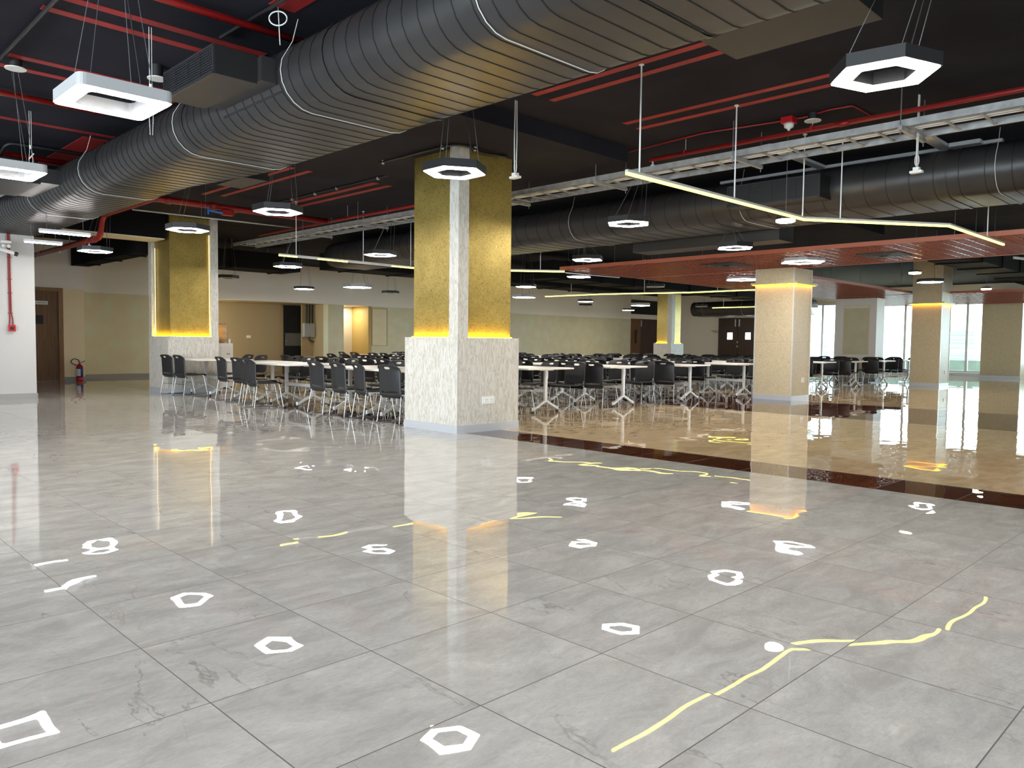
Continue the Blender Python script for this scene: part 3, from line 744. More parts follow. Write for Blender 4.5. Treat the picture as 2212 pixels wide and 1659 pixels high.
MB().box(2.95, 3.26, 11.95, 13.3, 3.215, 3.41).build('neck', 'duct', tt)
tt = plenum('supply_grille', 'large black box grille on the far side of the big duct at the top edge', 4.62, 5.12, 1.92, 2.92, 3.18, 3.42, '+x')
MB().box(4.40, 4.62, 1.92, 2.92, 3.20, 3.40).build('neck', 'duct', tt)
tt = plenum('supply_grille', 'small black box grille poking out behind the big duct, by the red stripes', 4.50, 4.84, 9.32, 10.05, 3.16, 3.40, '+x')
MB().box(4.20, 4.50, 9.32, 10.05, 3.20, 3.38).build('neck', 'duct', tt)
tt = plenum('supply_grille', 'black box grille on the near side of the right-hand duct by the warm lamp', 10.2, 10.55, 4.55, 5.9, 3.12, 3.42)
tt = plenum('supply_grille', 'hanging black plenum box behind the right-hand duct above the brown grille', 12.0, 12.5, 6.0, 8.9, 2.86, 3.25, '+x')

# rectangular dark ducts in the far dark zone
def rect_duct(label, *b, m='ductblack'):
    t = thing('rectangular_duct', label, 'duct', ((b[0]+b[1])/2, (b[2]+b[3])/2, b[4]))
    MB().box(*b).build('shell', m, t)
    L = 1.6
    if b[1]-b[0] > b[3]-b[2]:
        k = b[0]+.6
        while k < b[1]-.2:
            MB().box(k-.02, k+.02, b[2]-.025, b[3]+.025, b[4]-.025, b[5]+.025).build('flange', 'soffit_dark', t); k += L
            for y in (b[2]-.02, b[3]+.02): MB().tube([(k-L, y, b[5]), (k-L, y, CZ)], .006, 5).build('hanger', 'wire', t)
    else:
        k = b[2]+.6
        while k < b[3]-.2:
            MB().box(b[0]-.025, b[1]+.025, k-.02, k+.02, b[4]-.025, b[5]+.025).build('flange', 'soffit_dark', t); k += L
            for x in (b[0]-.02, b[1]+.02): MB().tube([(x, k-L, b[5]), (x, k-L, CZ)], .006, 5).build('hanger', 'wire', t)
rect_duct('dark rectangular duct high before the back wall left of the middle column', 11.2, 24.5, 17.6, 18.7, 3.05, 3.5)
rect_duct('dark rectangular duct running to the back wall behind the left gold column', 8.6, 11.2, 19.7, 20.8, 3.05, 3.5)
rect_duct('dark duct end above the restroom corner under the flat lamp', 6.3, 6.72, 18.2, 22.9, 3.05, 3.5)
rect_duct('dark duct crossing the window side above the slim beige column', 18.5, 34.5, 4.9, 5.8, 3.02, 3.45)
rect_duct('black duct run above the far tables right of the middle column', 16.4, 31.5, 14.9, 16.0, 3.0, 3.5)

# ------------------------------------------------------------------ painted red stripes (flat paint on the slab)
for i, (x0, x1, y0, y1, lab) in enumerate((
        (1.62, 3.5, 6.74, 6.84, 'long orange-red stripe on the slab above the square lamp, ending at the duct'),
        (1.78, 3.2, 7.06, 7.16, 'shorter red stripe just below the first one above the square lamp'),
        (1.85, 3.5, 8.46, 8.56, 'third red stripe on the slab behind the square lamp'),
        (1.85, 3.5, 8.83, 8.93, 'fourth red stripe on the slab low behind the square lamp'),
        (2.1, 3.55, 10.92, 11.02, 'red stripe above the cut-off square lamp at the left edge'),
        (5.97, 6.06, 3.55, 5.78, 'upper red stripe next to the big duct right of centre'),
        (6.24, 6.33, 3.57, 5.78, 'second red stripe parallel to the big duct right of centre'),
        (7.48, 7.57, 2.9, 5.74, 'upper red stripe leading to the large black hexagon lamp'),
        (7.77, 7.86, 2.9, 5.76, 'lower red stripe leading to the large black hexagon lamp'),
        (5.97, 6.06, 10.8, 14.0, 'faint red stripe left of the lamp over the first tables'),
        (6.28, 6.37, 10.83, 13.9, 'second faint red stripe left of the lamp over the first tables'),
        (7.48, 7.60, 10.81, 13.6, 'orange-red stripe ending near the middle column, left side'),
        (7.77, 7.88, 10.83, 13.76, 'lower orange-red stripe ending near the middle column, left side'),
        (9.9, 10.0, 6.7, 10.4, 'dim red stripe behind the cable tray right of the middle column'),
        (10.25, 10.35, 6.7, 10.4, 'second dim red stripe behind the cable tray'),
        (3.0, 3.22, 4.9, 5.75, 'broad red band on the slab at the top edge by the wire ring'),
        (3.25, 3.55, 11.2, 13.4, 'broad red cross band above the cut-off square lamp'))):
    tag(bx(x0, x1, y0, y1, CZ-.006, CZ-.001).build('red_stripe', 'red'), lab, 'painted stripe', 'red stripes painted on the ceiling')

# pipes
def pipe(name, label, pts, r, m, cat='pipe', fit=(), clip=None, hang=(), f=.1):
    t = thing(name, label, cat, pts[0])
    MB().tube(fillet(pts, f), r, 12).build('pipe', m, t, smooth=True)
    for p, d in fit:
        a = Vector(p); v = Vector(d)*.05
        MB().tube([a-v, a+v], r*1.28, 12).build('fitting', m, t, smooth=True)
    for p in hang:
        MB().tube([p, (p[0], p[1], CZ)], .006, 6).build('hanger', 'galv', t)
        MB().box(p[0]-r*1.3, p[0]+r*1.3, p[1]-.012, p[1]+.012, p[2]-.03, p[2]+.02).build('clamp', m, t)
    return t
LONG = pipe('sprinkler_pipe', 'long red sprinkler pipe running above the cable tray on the right', [(8.62, -3, 3.57), (8.62, 6.15, 3.57)], .026, 'redpipe', fit=[((8.62, 3.6, 3.57), (0, 1, 0)), ((8.62, 1.2, 3.57), (0, 1, 0))], hang=[(8.62, 5.6, 3.59), (8.62, 3.95, 3.59), (8.62, 1.6, 3.59)])
pipe('sprinkler_pipe', 'red sprinkler pipe behind the middle column running left along the tray', [(8.40, 8.6, 3.5), (8.40, 16.6, 3.5)], .026, 'redpipe', hang=[(8.4, 10, 3.52), (8.4, 13, 3.52)])
MAIN = pipe('sprinkler_pipe', 'thick red sprinkler main with elbows above the left tables', [(8.40, 13.75, 3.52), (5.07, 13.75, 3.52), (5.07, 16.35, 3.52), (5.07, 16.55, 3.10), (5.07, 23.1, 3.10)], .055, 'redpipe', f=.14,
     fit=[((5.3, 13.75, 3.52), (1, 0, 0)), ((5.07, 16.2, 3.52), (0, 1, 0)), ((5.07, 16.9, 3.10), (0, 1, 0)), ((6.1, 13.75, 3.52), (1, 0, 0))], hang=[(5.07, 18.5, 3.12), (5.07, 20.5, 3.12)])
pipe('sprinkler_pipe', 'dark red pipe crossing behind the right-hand lamps over the duct', [(11.32, -3, 3.66), (11.32, 7.7, 3.66)], .026, 'redpipe', hang=[(11.32, 5, 3.68), (11.32, 1.5, 3.68)])
pipe('sprinkler_pipe', 'dark red pipe crossing the slab at the upper left corner', [(-2, 9.62, 3.68), (3.0, 9.62, 3.68)], .03, 'redpipe')
pipe('sprinkler_pipe', 'dark red pipe crossing the slab lower at the left edge', [(-2, 12.45, 3.62), (3.5, 12.45, 3.62)], .035, 'redpipe')
pipe('sprinkler_pipe', 'dark red pipe at the top edge above the duct box grille', [(1.0, 6.12, 3.69), (3.65, 6.12, 3.69)], .03, 'redpipe')
pipe('fire_conduit', 'thin red conduit bending over the smoke detector on the right', [(8.50, 6.41, 3.70), (8.47, 5.25, 3.735), (8.62, 4.4, 3.735), (8.66, 4.05, 3.735), (8.57, 3.75, 3.735), (8.60, 3.5, 3.735), (9.25, 3.5, 3.735)], .010, 'redpipe', 'conduit', f=.04)
pipe('black_conduit', 'pair of black conduits crossing the slab at the upper left corner', [(1.80, 4.5, 3.72), (1.80, 8.6, 3.72)], .016, 'black', 'conduit')
pipe('black_conduit', 'black bent conduit above the cut-off square lamp', [(2.55, 12.35, 3.55), (2.60, 12.15, 3.71), (4.2, 12.1, 3.71)], .022, 'black', 'conduit')
pipe('black_conduit', 'black conduit running behind the hanging wire ring into the duct', [(3.03, 4.6, 3.72), (3.0, 6.6, 3.72)], .014, 'black', 'conduit')
pipe('black_conduit', 'black conduit with white clips above the lamp over the first tables', [(7.28, 9.6, 3.73), (7.28, 15.5, 3.73)], .014, 'black', 'conduit')
pipe('white_conduit', 'thin white conduit above the left gold column', [(5.3, 15.45, 3.55), (8.6, 15.25, 3.55)], .014, 'lightwire', 'conduit')
pipe('white_conduit', 'pale conduit end fixed to the brown grille corner', [(12.9, 11.37, 2.69), (14.6, 11.2, 2.69)], .012, 'white', 'conduit')
for tp, x, y, z in ((MAIN, 5.07, 17.2, 3.0), (MAIN, 5.07, 19.2, 3.0), (MAIN, 5.07, 20.3, 3.0), (LONG, 8.62, 6.1, 3.49)):
    MB().lathe((x, y, z), [(.03, 0), (.03, .01), (.012, .02), (.012, .06)], 12).build('sprinkler_head', 'white', tp, smooth=True)
t = thing('valve', 'red valve box with a blue lever on the sprinkler main', 'valve', (6.15, 13.7, 3.4))
MB().box(6.22, 6.42, 13.62, 13.72, 3.37, 3.47).build('casing', 'redpipe', t, bevel=.01)
MB().bar((5.95, 13.66, 3.42), (6.22, 13.66, 3.40), .02, .03).build('lever', 'blue', t); MB().bar((5.96, 13.66, 3.35), (5.96, 13.66, 3.48), .02, .03).build('lever', 'blue', t)
# conduit clips on black conduit
t = thing('conduit_clips', 'row of small white clips along the black conduit left of the middle column', 'clip')
for y in (10.4, 11.6, 12.3, 13.1): MB().box(7.26, 7.30, y-.012, y+.012, 3.70, 3.74).build('clip', 'plastic', t)

# smoke detector, ceiling discs
t = thing('smoke_detector', 'white smoke detector on a red box under the slab on the right', 'smoke detector', (8.60, 4.22, 3.7))
MB().box(8.53, 8.67, 4.15, 4.29, 3.68, 3.75).build('back_box', 'extred', t, bevel=.005)
MB().lathe((8.60, 4.22, 3.62), [(.012, -.02), (.02, 0), (.05, .015), (.055, .04), (.055, .06)], 18).build('head', 'plastic', t, smooth=True)
for x, y, z, lab in ((8.62, 3.95, 3.66, 'white round ceiling speaker disc right of the smoke detector'), (2.92, 7.80, 3.62, 'white round disc on a black drum left of the duct box grille'), (1.93, 8.62, 3.66, 'white round disc lamp cut by the left edge')):
    t = thing('ceiling_disc', lab, 'ceiling speaker', (x, y, z))
    MB().lathe((x, y, z), [(.09, 0), (.09, .008)], 24).build('disc', 'plastic', t); MB().lathe((x, y, z+.008), [(.055, 0), (.055, CZ-z-.008)], 20).build('drum', 'black', t)

# ------------------------------------------------------------------ cable tray
t = thing('cable_tray', 'long galvanised ladder cable tray hung across the right side', 'cable tray', (8.6, 6, 3.38))
for x in (8.36, 8.92):
    q = MB().box(x-.004, x+.004, -3, 17.8, 3.35, 3.42).box(x-.014, x+.014, -3, 17.8, 3.35, 3.355).box(x-.014, x+.014, -3, 17.8, 3.415, 3.42)
    q.build('side_rail', 'galv', t)
y = -2.9
while y < 17.7:
    MB().box(8.36, 8.92, y-.014, y+.014, 3.358, 3.372).build('rung', 'galv', t); y += .32
for y in (1.0, 2.9, 4.75, 6.8, 8.7, 10.6, 12.5, 14.5):
    MB().box(8.28, 8.99, y-.02, y+.02, 3.31, 3.35).build('support_bracket', 'galv', t)
    for x in (8.30, 8.97): MB().tube([(x, y, 3.27), (x, y, CZ)], .006, 6).build('threaded_rod', 'wire', t)
MB().tube([(8.55, -3, 3.385), (8.55, 17.5, 3.385)], .018, 6).build('cable', 'lightwire', t)
MB().tube([(8.63, -3, 3.385), (8.63, 17.5, 3.385)], .015, 6).build('cable', 'lightwire', t)
for b, lab in (((9.5, 11.15, 4.90, 5.02, 3.70, 3.74), 'bare galvanised strip on the slab left of the warm round lamp'), ((9.9, 11.15, 3.26, 3.40, 3.70, 3.74), 'bare galvanised strip on the slab below the large hexagon lamp'),
               ((11.16, 11.24, 2.7, 6.6, 3.70, 3.74), 'long pale strip on the slab parallel to the tray above the right-hand duct'), ((11.0, 11.15, 2.9, 3.25, 3.69, 3.74), 'short white patch where two pale strips cross at the right')):
    tag(bx(*b).build('metal_strip', 'white'), lab, 'metal strip')

# hanging ceiling drops (cables ending in white connector blocks)
def drop(label, x, y, z, coil=False):
    t = thing('hanging_connector', label, 'hanging connector', (x, y, z))
    for d in (-.012, .012): MB().tube([(x+d, y, CZ), (x+d*1.6, y, (z+CZ)/2), (x+d, y, z+.06)], .007, 6).build('cable', 'lightwire', t)
    MB().tube([(x, y+.02*math.sin(a), z+.12+.06*math.cos(a)) for a in [2*PI*i/12 for i in range(12)]], .005, 5).build('cable_loop', 'lightwire', t)
    MB().box(x-.035, x+.035, y-.06, y+.06, z-.01, z+.015).build('connector', 'plastic', t, bevel=.004)
    MB().box(x-.03, x+.03, y-.03, y+.03, z+.015, z+.05).build('connector_body', 'plastic', t, bevel=.004)
drop('white cable drop with a connector block right beside the middle column', 6.03, 6.06, 2.93)
drop('white cable drop with a connector block below the large hexagon lamp', 8.74, 2.88, 2.96)
for x, y, z, zc, lab in ((2.53, 6.9, 2.86, 3.12, 'thin knotted hanging wires behind the white square lamp'), (2.47, 10.43, 3.0, 3.2, 'thin knotted hanging wires above the cut-off square lamp')):
    t = thing('hanging_wire', lab, 'wire', (x, y, z))
    for d in (-.01, .01): MB().tube([(x+d, y, CZ), (x+d, y, zc+.1), (x+d*2, y, zc), (x+d, y, z)], .003, 5).build('strand', 'lightwire', t)
    MB().tube([(x, y, zc+.12), (x, y, zc+.16)], .014, 8).build('knot', 'plastic', t); MB().bar((x-.02, y, zc), (x+.03, y, zc+.07), .012, .012).build('tail', 'plastic', t)
t = thing('wire_ring', 'coiled white wire ring on the duct hanger at the top edge', 'wire', (3.08, 5.75, 3.75))
MB().tube([(3.08+.05*math.cos(a), 5.75-.05*math.cos(a), 3.66+.055*math.sin(a)) for a in [2*PI*i/18 for i in range(19)]], .006, 6).build('ring', 'lightwire', t, smooth=True)
MB().tube([(3.08, 5.75, CZ), (3.15, 5.85, 3.5)], .004, 5).build('strand', 'lightwire', t)

# ------------------------------------------------------------------ brown open-cell grille ceiling
def grille(label, x0, x1, y0, y1, cell=.10, z0=2.78, z1=2.82, fascia=('x0',)):
    t = thing('grille_ceiling', label, 'grille ceiling', ((x0+x1)/2, (y0+y1)/2, z0), 'brown open-cell ceiling rafts')
    q = MB(); n = round((x1-x0)/cell)
    for i in range(n+1): x = x0+(x1-x0)*i/n; q.box(x-.006, x+.006, y0, y1, z0, z1)
    n = round((y1-y0)/cell)
    for i in range(n+1): y = y0+(y1-y0)*i/n; q.box(x0, x1, y-.006, y+.006, z0+.001, z1-.001)
    q.build('lattice', 'grille', t)
    f = MB(); e = .02
    f.box(x0-e, x0, y0-e, y1+e, z0-.01, z0+.06); f.box(x1, x1+e, y0-e, y1+e, z0-.01, z0+.06)
    f.box(x0, x1, y0-e, y0, z0-.01, z0+.06); f.box(x0, x1, y1, y1+e, z0-.01, z0+.06)
    f.build('edge_fascia', mat('grille_fascia', (.36, .10, .055), .4), t)
    for i in range(3):
        for j in range(3):
            x, y = x0+.3+(x1-x0-.6)*i/2, y0+.4+(y1-y0-.8)*j/2
            MB().tube([(x, y, z1), (x, y, CZ)], .005, 5).build('hanger', 'wire', t)
    return t
grille('brown open-cell ceiling raft stretching to the right edge over the nearest beige column', 13.0, 15.80, -4.0, 11.6, .2)
grille('brown open-cell ceiling raft behind the nearest beige column towards the white shaft', 15.84, 25.80, 8.32, 11.6, .2)
grille('brown open-cell ceiling raft along the windows', 25.84, 32.5, -3.0, 11.6, .2)
for (x0, x1, y0, y1), lab in zip(((13.9, 14.6, 7.9, 8.6), (14.1, 14.8, 4.9, 5.6)), ('dark square air diffuser set in the brown raft at its left end', 'dark square air diffuser set in the brown raft above the white hexagon lamp')):
    t = thing('ceiling_diffuser', lab, 'air diffuser', ((x0+x1)/2, (y0+y1)/2, 2.76))
    for k in range(4):
        e = .07*k; MB().frame([(x0+e, y0+e), (x1-e, y0+e), (x1-e, y1-e), (x0+e, y1-e)], [(x0+e+.05, y0+e+.05), (x1-e-.05, y0+e+.05), (x1-e-.05, y1-e-.05), (x0+e+.05, y1-e-.05)], 2.765-.004*k, 2.78).build('vane', 'black', t)

# ------------------------------------------------------------------ lamps
def hexpts(cx, cy, r, rot=90, n=6): return [(cx+r*math.cos(math.radians(rot)+2*PI*i/n), cy+r*math.sin(math.radians(rot)+2*PI*i/n)) for i in range(n)]
def sqpts(cx, cy, h, rr):
    out = []
    for sx, sy, a0 in ((1, 1, 0), (-1, 1, PI/2), (-1, -1, PI), (1, -1, 1.5*PI)):
        for k in range(5):
            a = a0+PI/2*k/4; out.append((cx+sx*(h-rr)+rr*math.cos(a), cy+sy*(h-rr)+rr*math.sin(a)))
    return out
def ring_lamp(label, cx, cy, body='black', shape='hex', r=.285, z=2.72, lit=True, rot=90, wires=4, top=None, hh=.082, em=None, group='hexagonal ring pendants'):
    t = thing('hexagon_pendant' if shape == 'hex' else 'square_pendant', label, 'pendant lamp', (cx, cy, z), group)
    if shape == 'hex':
        o, i2 = hexpts(cx, cy, r, rot), hexpts(cx, cy, r*.56, rot)
        o2, i3 = hexpts(cx, cy, r*.955, rot), hexpts(cx, cy, r*.60, rot)
    else:
        o, i2 = sqpts(cx, cy, r, .045), sqpts(cx, cy, r*.65, .04)
        o2, i3 = sqpts(cx, cy, r*.97, .04), sqpts(cx, cy, r*.67, .045)
    MB().frame(o, i2, z+.006, z+hh).build('housing', 'lampwhite' if body == 'white' else body, t)
    e = (em or (E_COOL if body == 'black' else E_WHITE)) if lit else M['plastic']
    MB().frame(o2, i3, z, z+.006).build('diffuser', e, t)
    if wires:
        top = top or (cx+.02, cy, CZ)
        for k in range(4 if shape != 'hex' else 3):
            a = math.radians(rot+120*k) if shape == 'hex' else PI/4+PI/2*k
            rr = r*.78 if shape == 'hex' else r*.95
            MB().tube([(cx+rr*math.cos(a), cy+rr*math.sin(a), z+.08), (top[0]+.10*math.cos(a), top[1]+.10*math.sin(a), top[2])], .0022, 4).build('suspension_wire', 'wire', t)
        MB().tube([(cx+r*.6, cy-.05, z+.08), (top[0]+.03, top[1]-.02, top[2])], .004, 5).build('power_cable', 'black', t)
    return t
HX = [
 (4.81, 5.64, 'black', 'black hexagon ring pendant hanging in front of the middle gold column', 90),
 (4.80, 1.78, 'black', 'largest black hexagon ring pendant at the upper right', 100),
 (4.79, 8.97, 'black', 'black hexagon ring pendant left of the middle column over the first tables', 90),
 (4.69, 11.45, 'black', 'black hexagon ring pendant in front of the left gold column', 90),
 (4.68, 15.55, 'black', 'black hexagon ring pendant before the dark corner left of the left gold column', 90),
 (8.37, 6.29, 'black', 'black hexagon ring pendant right of the middle column under the tray end', 95),
 (8.42, 11.95, 'black', 'black hexagon ring pendant just left of the middle column, upper one', 90),
 (8.45, 15.40, 'black', 'black hexagon ring pendant just under the yellow line end left of the column', 90),
 (11.57, 6.54, 'black', 'black hexagon ring pendant above the brown raft edge', 95),
 (11.45, 9.55, 'black', 'black hexagon ring pendant over the far left corner of the brown raft', 90),
 (14.30, 6.66, 'white', 'white hexagon ring pendant just above the nearest beige column', 95),
 (17.2, 9.50, 'white', 'white hexagon ring pendant left of the nearest beige column head', 95),
 (14.2, 12.1, 'black', 'hexagon ring pendant under the pale conduit right of the middle column', 90),
 (12.4, 21.6, 'black', 'small hexagon ring pendant before the back wall over the dark recess', 90),
 (13.0, 19.6, 'white', 'white hexagon ring pendant before the back wall, left of the unlit one', 90),
 (15.8, 15.4, 'black', 'upper of two hexagon pendants hugging the middle column right edge', 90),
 (19.4, 19.0, 'white', 'lower of two hexagon pendants hugging the middle column right edge', 90),
 (22.6, 18.9, 'black', 'small hexagon pendant over the middle of the long sage wall', 90),
 (26.2, 19.0, 'white', 'small white pendant before the dark opening above the far doors', 90),
 (29.4, 22.0, 'black', 'tiny pendant left of the dark opening above the far doors', 90),
 (20.5, 6.35, 'black', 'hexagon ring pendant at the head of the slim beige column', 90),
 (31.5, 14.4, 'white', 'pendant glimpsed in front of the windows left of the white shaft', 90),
]
TOPS = {(4.69, 11.45): (4.86, 11.45, CZ), (4.68, 15.55): (4.86, 15.55, CZ), (8.37, 6.29): (8.62, 6.29, 3.335), (8.42, 11.95): (8.62, 11.95, 3.335), (8.45, 15.40): (8.62, 15.4, 3.335),
        (11.57, 6.54): (11.4, 6.5, 3.0), (11.45, 9.55): (11.3, 9.5, 3.0), (15.8, 15.4): (15.8, 15.4, CZ), (14.30, 6.66): (14.3, 6.66, 2.82), (17.2, 9.50): (17.2, 9.5, 2.82), (4.79, 8.97): (4.87, 8.97, CZ), (4.80, 1.78): (4.86, 1.48, CZ)}
for x, y, b, lab, rot in HX: ring_lamp(lab, x, y, b, rot=rot, r=.305 if b == 'black' else .42, hh=.082 if b == 'black' else .11, top=TOPS.get((x, y)))
for x, y, lab in ((15.2, 21.0, 'unlit black pendant before the back wall left of the middle column'), (25.0, 20.9, 'unlit black bar-like pendant over the sage wall right of the column'),
                  (17.9, 12.5, 'unlit hexagon pendant under the brown raft far corner'), (28.2, 17.4, 'unlit pendant in front of the round-ended duct'), (9.0, 19.5, 'unlit hexagon ring just right of the left gold column')):
    ring_lamp(lab, x, y, 'black', lit=False)
ring_lamp('white square ring pendant at the upper left', 1.82, 5.64, 'white', 'sq', r=.29, z=2.70, group='square ring pendants')
ring_lamp('white square ring pendant cut by the left edge', 1.86, 8.75, 'white', 'sq', r=.29, z=2.70, group='square ring pendants')
for x, y, lab in ((9.30, 4.57, 'warm glowing round lamp beside the yellow line on the right'), (17.5, 5.72, 'warm glowing round lamp between the two beige columns'), (23.3, 5.85, 'warm glowing round lamp right of the slim beige column')):
    t = thing('round_pendant', lab, 'pendant lamp', (x, y, 2.68), 'warm round pendants')
    MB().lathe((x, y, 2.68), [(.10, 0), (.115, .01), (.115, .03)], 20).build('diffuser', E_WARM, t)
    MB().lathe((x, y, 2.71), [(.12, 0), (.12, .03), (.05, .05)], 20).build('housing', 'black', t)
    MB().tube([(x, y, 2.75), (x, y, CZ)], .004, 5).build('power_cable', 'wire', t)
for (a, b), lab in zip((((3.25, 13.35), (3.95, 13.35)), ((3.42, 14.95), (3.98, 14.95))), ('long white linear tube lamp at the left behind the duct, upper one', 'long white linear tube lamp at the left behind the duct, lower one')):
    x0, y0 = a; x1 = b[0]
    t = thing('linear_pendant', lab, 'pendant lamp', ((x0+x1)/2, y0, 2.72), 'white linear pendants')
    MB().box(x0, x1, y0-.035, y0+.035, 2.735, 2.775).build('housing', 'white', t); MB().box(x0+.01, x1-.01, y0-.03, y0+.03, 2.72, 2.735).build('diffuser', E_WHITE, t)
    for x in (x0+.1, x1-.1): MB().tube([(x, y0, 2.775), (x, y0, 3.03)], .003, 4).build('suspension_wire', 'wire', t)

def line_lamp(label, pts, z=2.70, rods=(), dark=()):
    t = thing('linear_light', label, 'linear light', (pts[0][0], pts[0][1], z), 'yellow linear lights')
    for i, (a, b) in enumerate(zip(pts[:-1], pts[1:])):
        MB().bar((*a, z+.036), (*b, z+.036), .034, .024).build('housing', 'silver', t)
        MB().bar((*a, z+.012), (*b, z+.012), .026, .024).build('diffuser', M['plastic'] if i in dark else E_LINE, t)
    for x, y in rods:
        MB().tube([(x, y, z+.05), (x, y, CZ)], .008, 6).build('rod', 'white', t); MB().lathe((x, y, CZ-.012), [(.025, 0), (.025, .012)], 12).build('ceiling_cup', 'white', t)
    return t
line_lamp('long yellow zigzag linear light at the right, nearest one', [(5.85, 4.43), (9.45, 4.40), (11.15, 3.25), (13.65, 3.22)], rods=[(6.05, 4.43), (7.78, 4.42), (9.40, 4.40), (9.85, 4.12), (12.8, 3.23)])
line_lamp('yellow linear light with unlit gaps passing behind the middle column', [(7.15, 13.35), (7.52, 13.35), (7.95, 13.35), (8.62, 13.35), (9.70, 13.37), (10.4, 13.37), (12.05, 12.12), (12.9, 11.4)], rods=[(7.5, 13.35), (9.0, 13.36), (10.2, 13.37), (12.5, 11.75)], dark=(1, 3))
line_lamp('yellow linear light bent over the far tables above the sage wall', [(19.3, 17.9), (19.4, 15.6), (20.3, 13.0), (20.35, 10.6)], rods=[(19.35, 16.8), (19.9, 14.3), (20.3, 12)])
line_lamp('short yellow linear light under the round-ended duct', [(28.4, 17.0), (28.4, 14.3)], z=2.66, rods=[(28.4, 16.5), (28.4, 14.5)])
line_lamp('white linear light at the far right edge over the windows side', [(18.6, 4.2), (24.5, 2.5)], z=2.98, rods=[(20, 3.8)], dark=(0,))

# ------------------------------------------------------------------ chair and table prototypes
def make_chair():
    """faces +x; origin on the floor under the seat centre"""
    t = thing('chair', 'x', 'chair')
    # back shell
    nu, nv = 26, 36; W, zb, zt = .225, .365, .825
    def pt(u, v):
        wv = W*(1-.03*(1-v)) if v < .8 else W*(1-.05*((v-.8)/.2)**2)
        y = (2*u-1)*wv; z = zb+(zt-zb)*v
        x = -.235-.05*v+.045*(2*u-1)**2*(.4+.6*v) - (.035*((v-.8)/.2)**2 if v > .8 else 0) + (.04*(1-v/.12)**2 if v < .12 else 0)
        if v > .86: z -= .035*(abs(2*u-1)**5)*((v-.86)/.14)
        return (x, y, z)
    bm = bmesh.new(); g = [[bm.verts.new(pt(i/nu, j/nv)) for i in range(nu+1)] for j in range(nv+1)]
    for j in range(nv):
        for i in range(nu):
            u, v = (i+.5)/nu, (j+.5)/nv
            if ((u-.5)/.16)**2+((v-.90)/.04)**2 < 1: continue
            if .10 < u < .90 and .13 < v < .19: continue
            bm.faces.new((g[j][i], g[j][i+1], g[j+1][i+1], g[j+1][i]))
    q = MB(); q.bm.free(); q.bm = bm; q.build('backrest', 'shell', t, smooth=True, solid=.012)
    # seat pan
    nu, nv = 10, 10; grid = []
    for j in range(nv+1):
        v = j/nv; row = []
        for i in range(nu+1):
            u = i/nu; hw = .215*(1-.10*v**3); yy = (2*u-1)*hw
            x = -.215+.45*v; z = .420+.015*v+.012*abs(2*u-1)**2-.012*math.sin(PI*v)-.030*max(0, v-.8)/.2*max(0, v-.8)/.2
            row.append((x, yy, z))
        grid.append(row)
    MB().sheet(grid).build('seat', 'shell', t, smooth=True, solid=.02)
    for s in (-1, 1):
        y0, y1 = s*.205, s*.235
        pts = [(.12, s*.15, .415), (.17, y0, .415), (.235, y1, .02), (.225, y1, .009), (-.255, y1, .009), (-.265, y1, .02), (-.20, y0, .44), (-.225, y0-.0*s, .50)]
        MB().tube(fillet(pts, .03, 3), .0062, 6).build('leg_frame', 'chrome', t, smooth=True)
    MB().tube([(-.222, -.215, .23), (-.222, .215, .23)], .006, 6).build('crossbar', 'chrome', t)
    MB().tube([(.20, -.215, .25), (.20, .215, .25)], .006, 6).build('crossbar', 'chrome', t)
    MB().tube([(.12, -.17, .415), (.12, .17, .415)], .006, 6).build('crossbar', 'chrome', t)
    return t
def make_table():
    """long legs axis along y; origin on the floor"""
    t = thing('table', 'x', 'table')
    MB().box(-.56, .56, -.60, .60, .712, .740).build('tabletop', 'laminate', t, bevel=.006)
    for s in (-1, 1):
        y = s*.46
        l = MB().box(-.03, .03, y-.022, y+.022, .17, .70)
        l = l.build('leg', 'silver', t, bevel=.006)
        f = MB()
        for k in (-1, 1): f.bar((k*.0, y, .20), (k*.30, y, .055), .045, .032)
        f.build('foot_spread', 'silver', l)
        for k in (-1, 1):
            MB().lathe((k*.305, y, .0), [(.012, .035), (.016, .04), (.016, .085), (.010, .095)], 10).build('caster_cap', 'white', l)
            MB().lathe((k*.305, y, .0), [(.014, 0), (.018, .006), (.018, .034)], 10).build('caster_wheel', 'black', l)
        MB().box(-.16, .16, y-.03, y+.03, .695, .712).build('top_bracket', 'silver', t)
        MB().box(.035, .05, y-.01, y+.01, .56, .68).build('latch', 'chrome', t)
    MB().box(-.012, .012, -.46, .46, .33, .385).build('modesty_bar', 'silver', t)
    return t
CH0, TB0 = make_chair(), make_table()
used = {'c': False, 't': False}
def place(kind, x, y, rz, label, group):
    o = CH0 if kind == 'c' else TB0
    if used[kind]: o = copy_tree(o)
    else: used[kind] = True
    o.location = (x, y, 0); o.rotation_euler = (0, 0, rz); tag(o, label, None, group)
    return o
rnd = random.Random(3)
def jit(a): return rnd.uniform(-a, a)

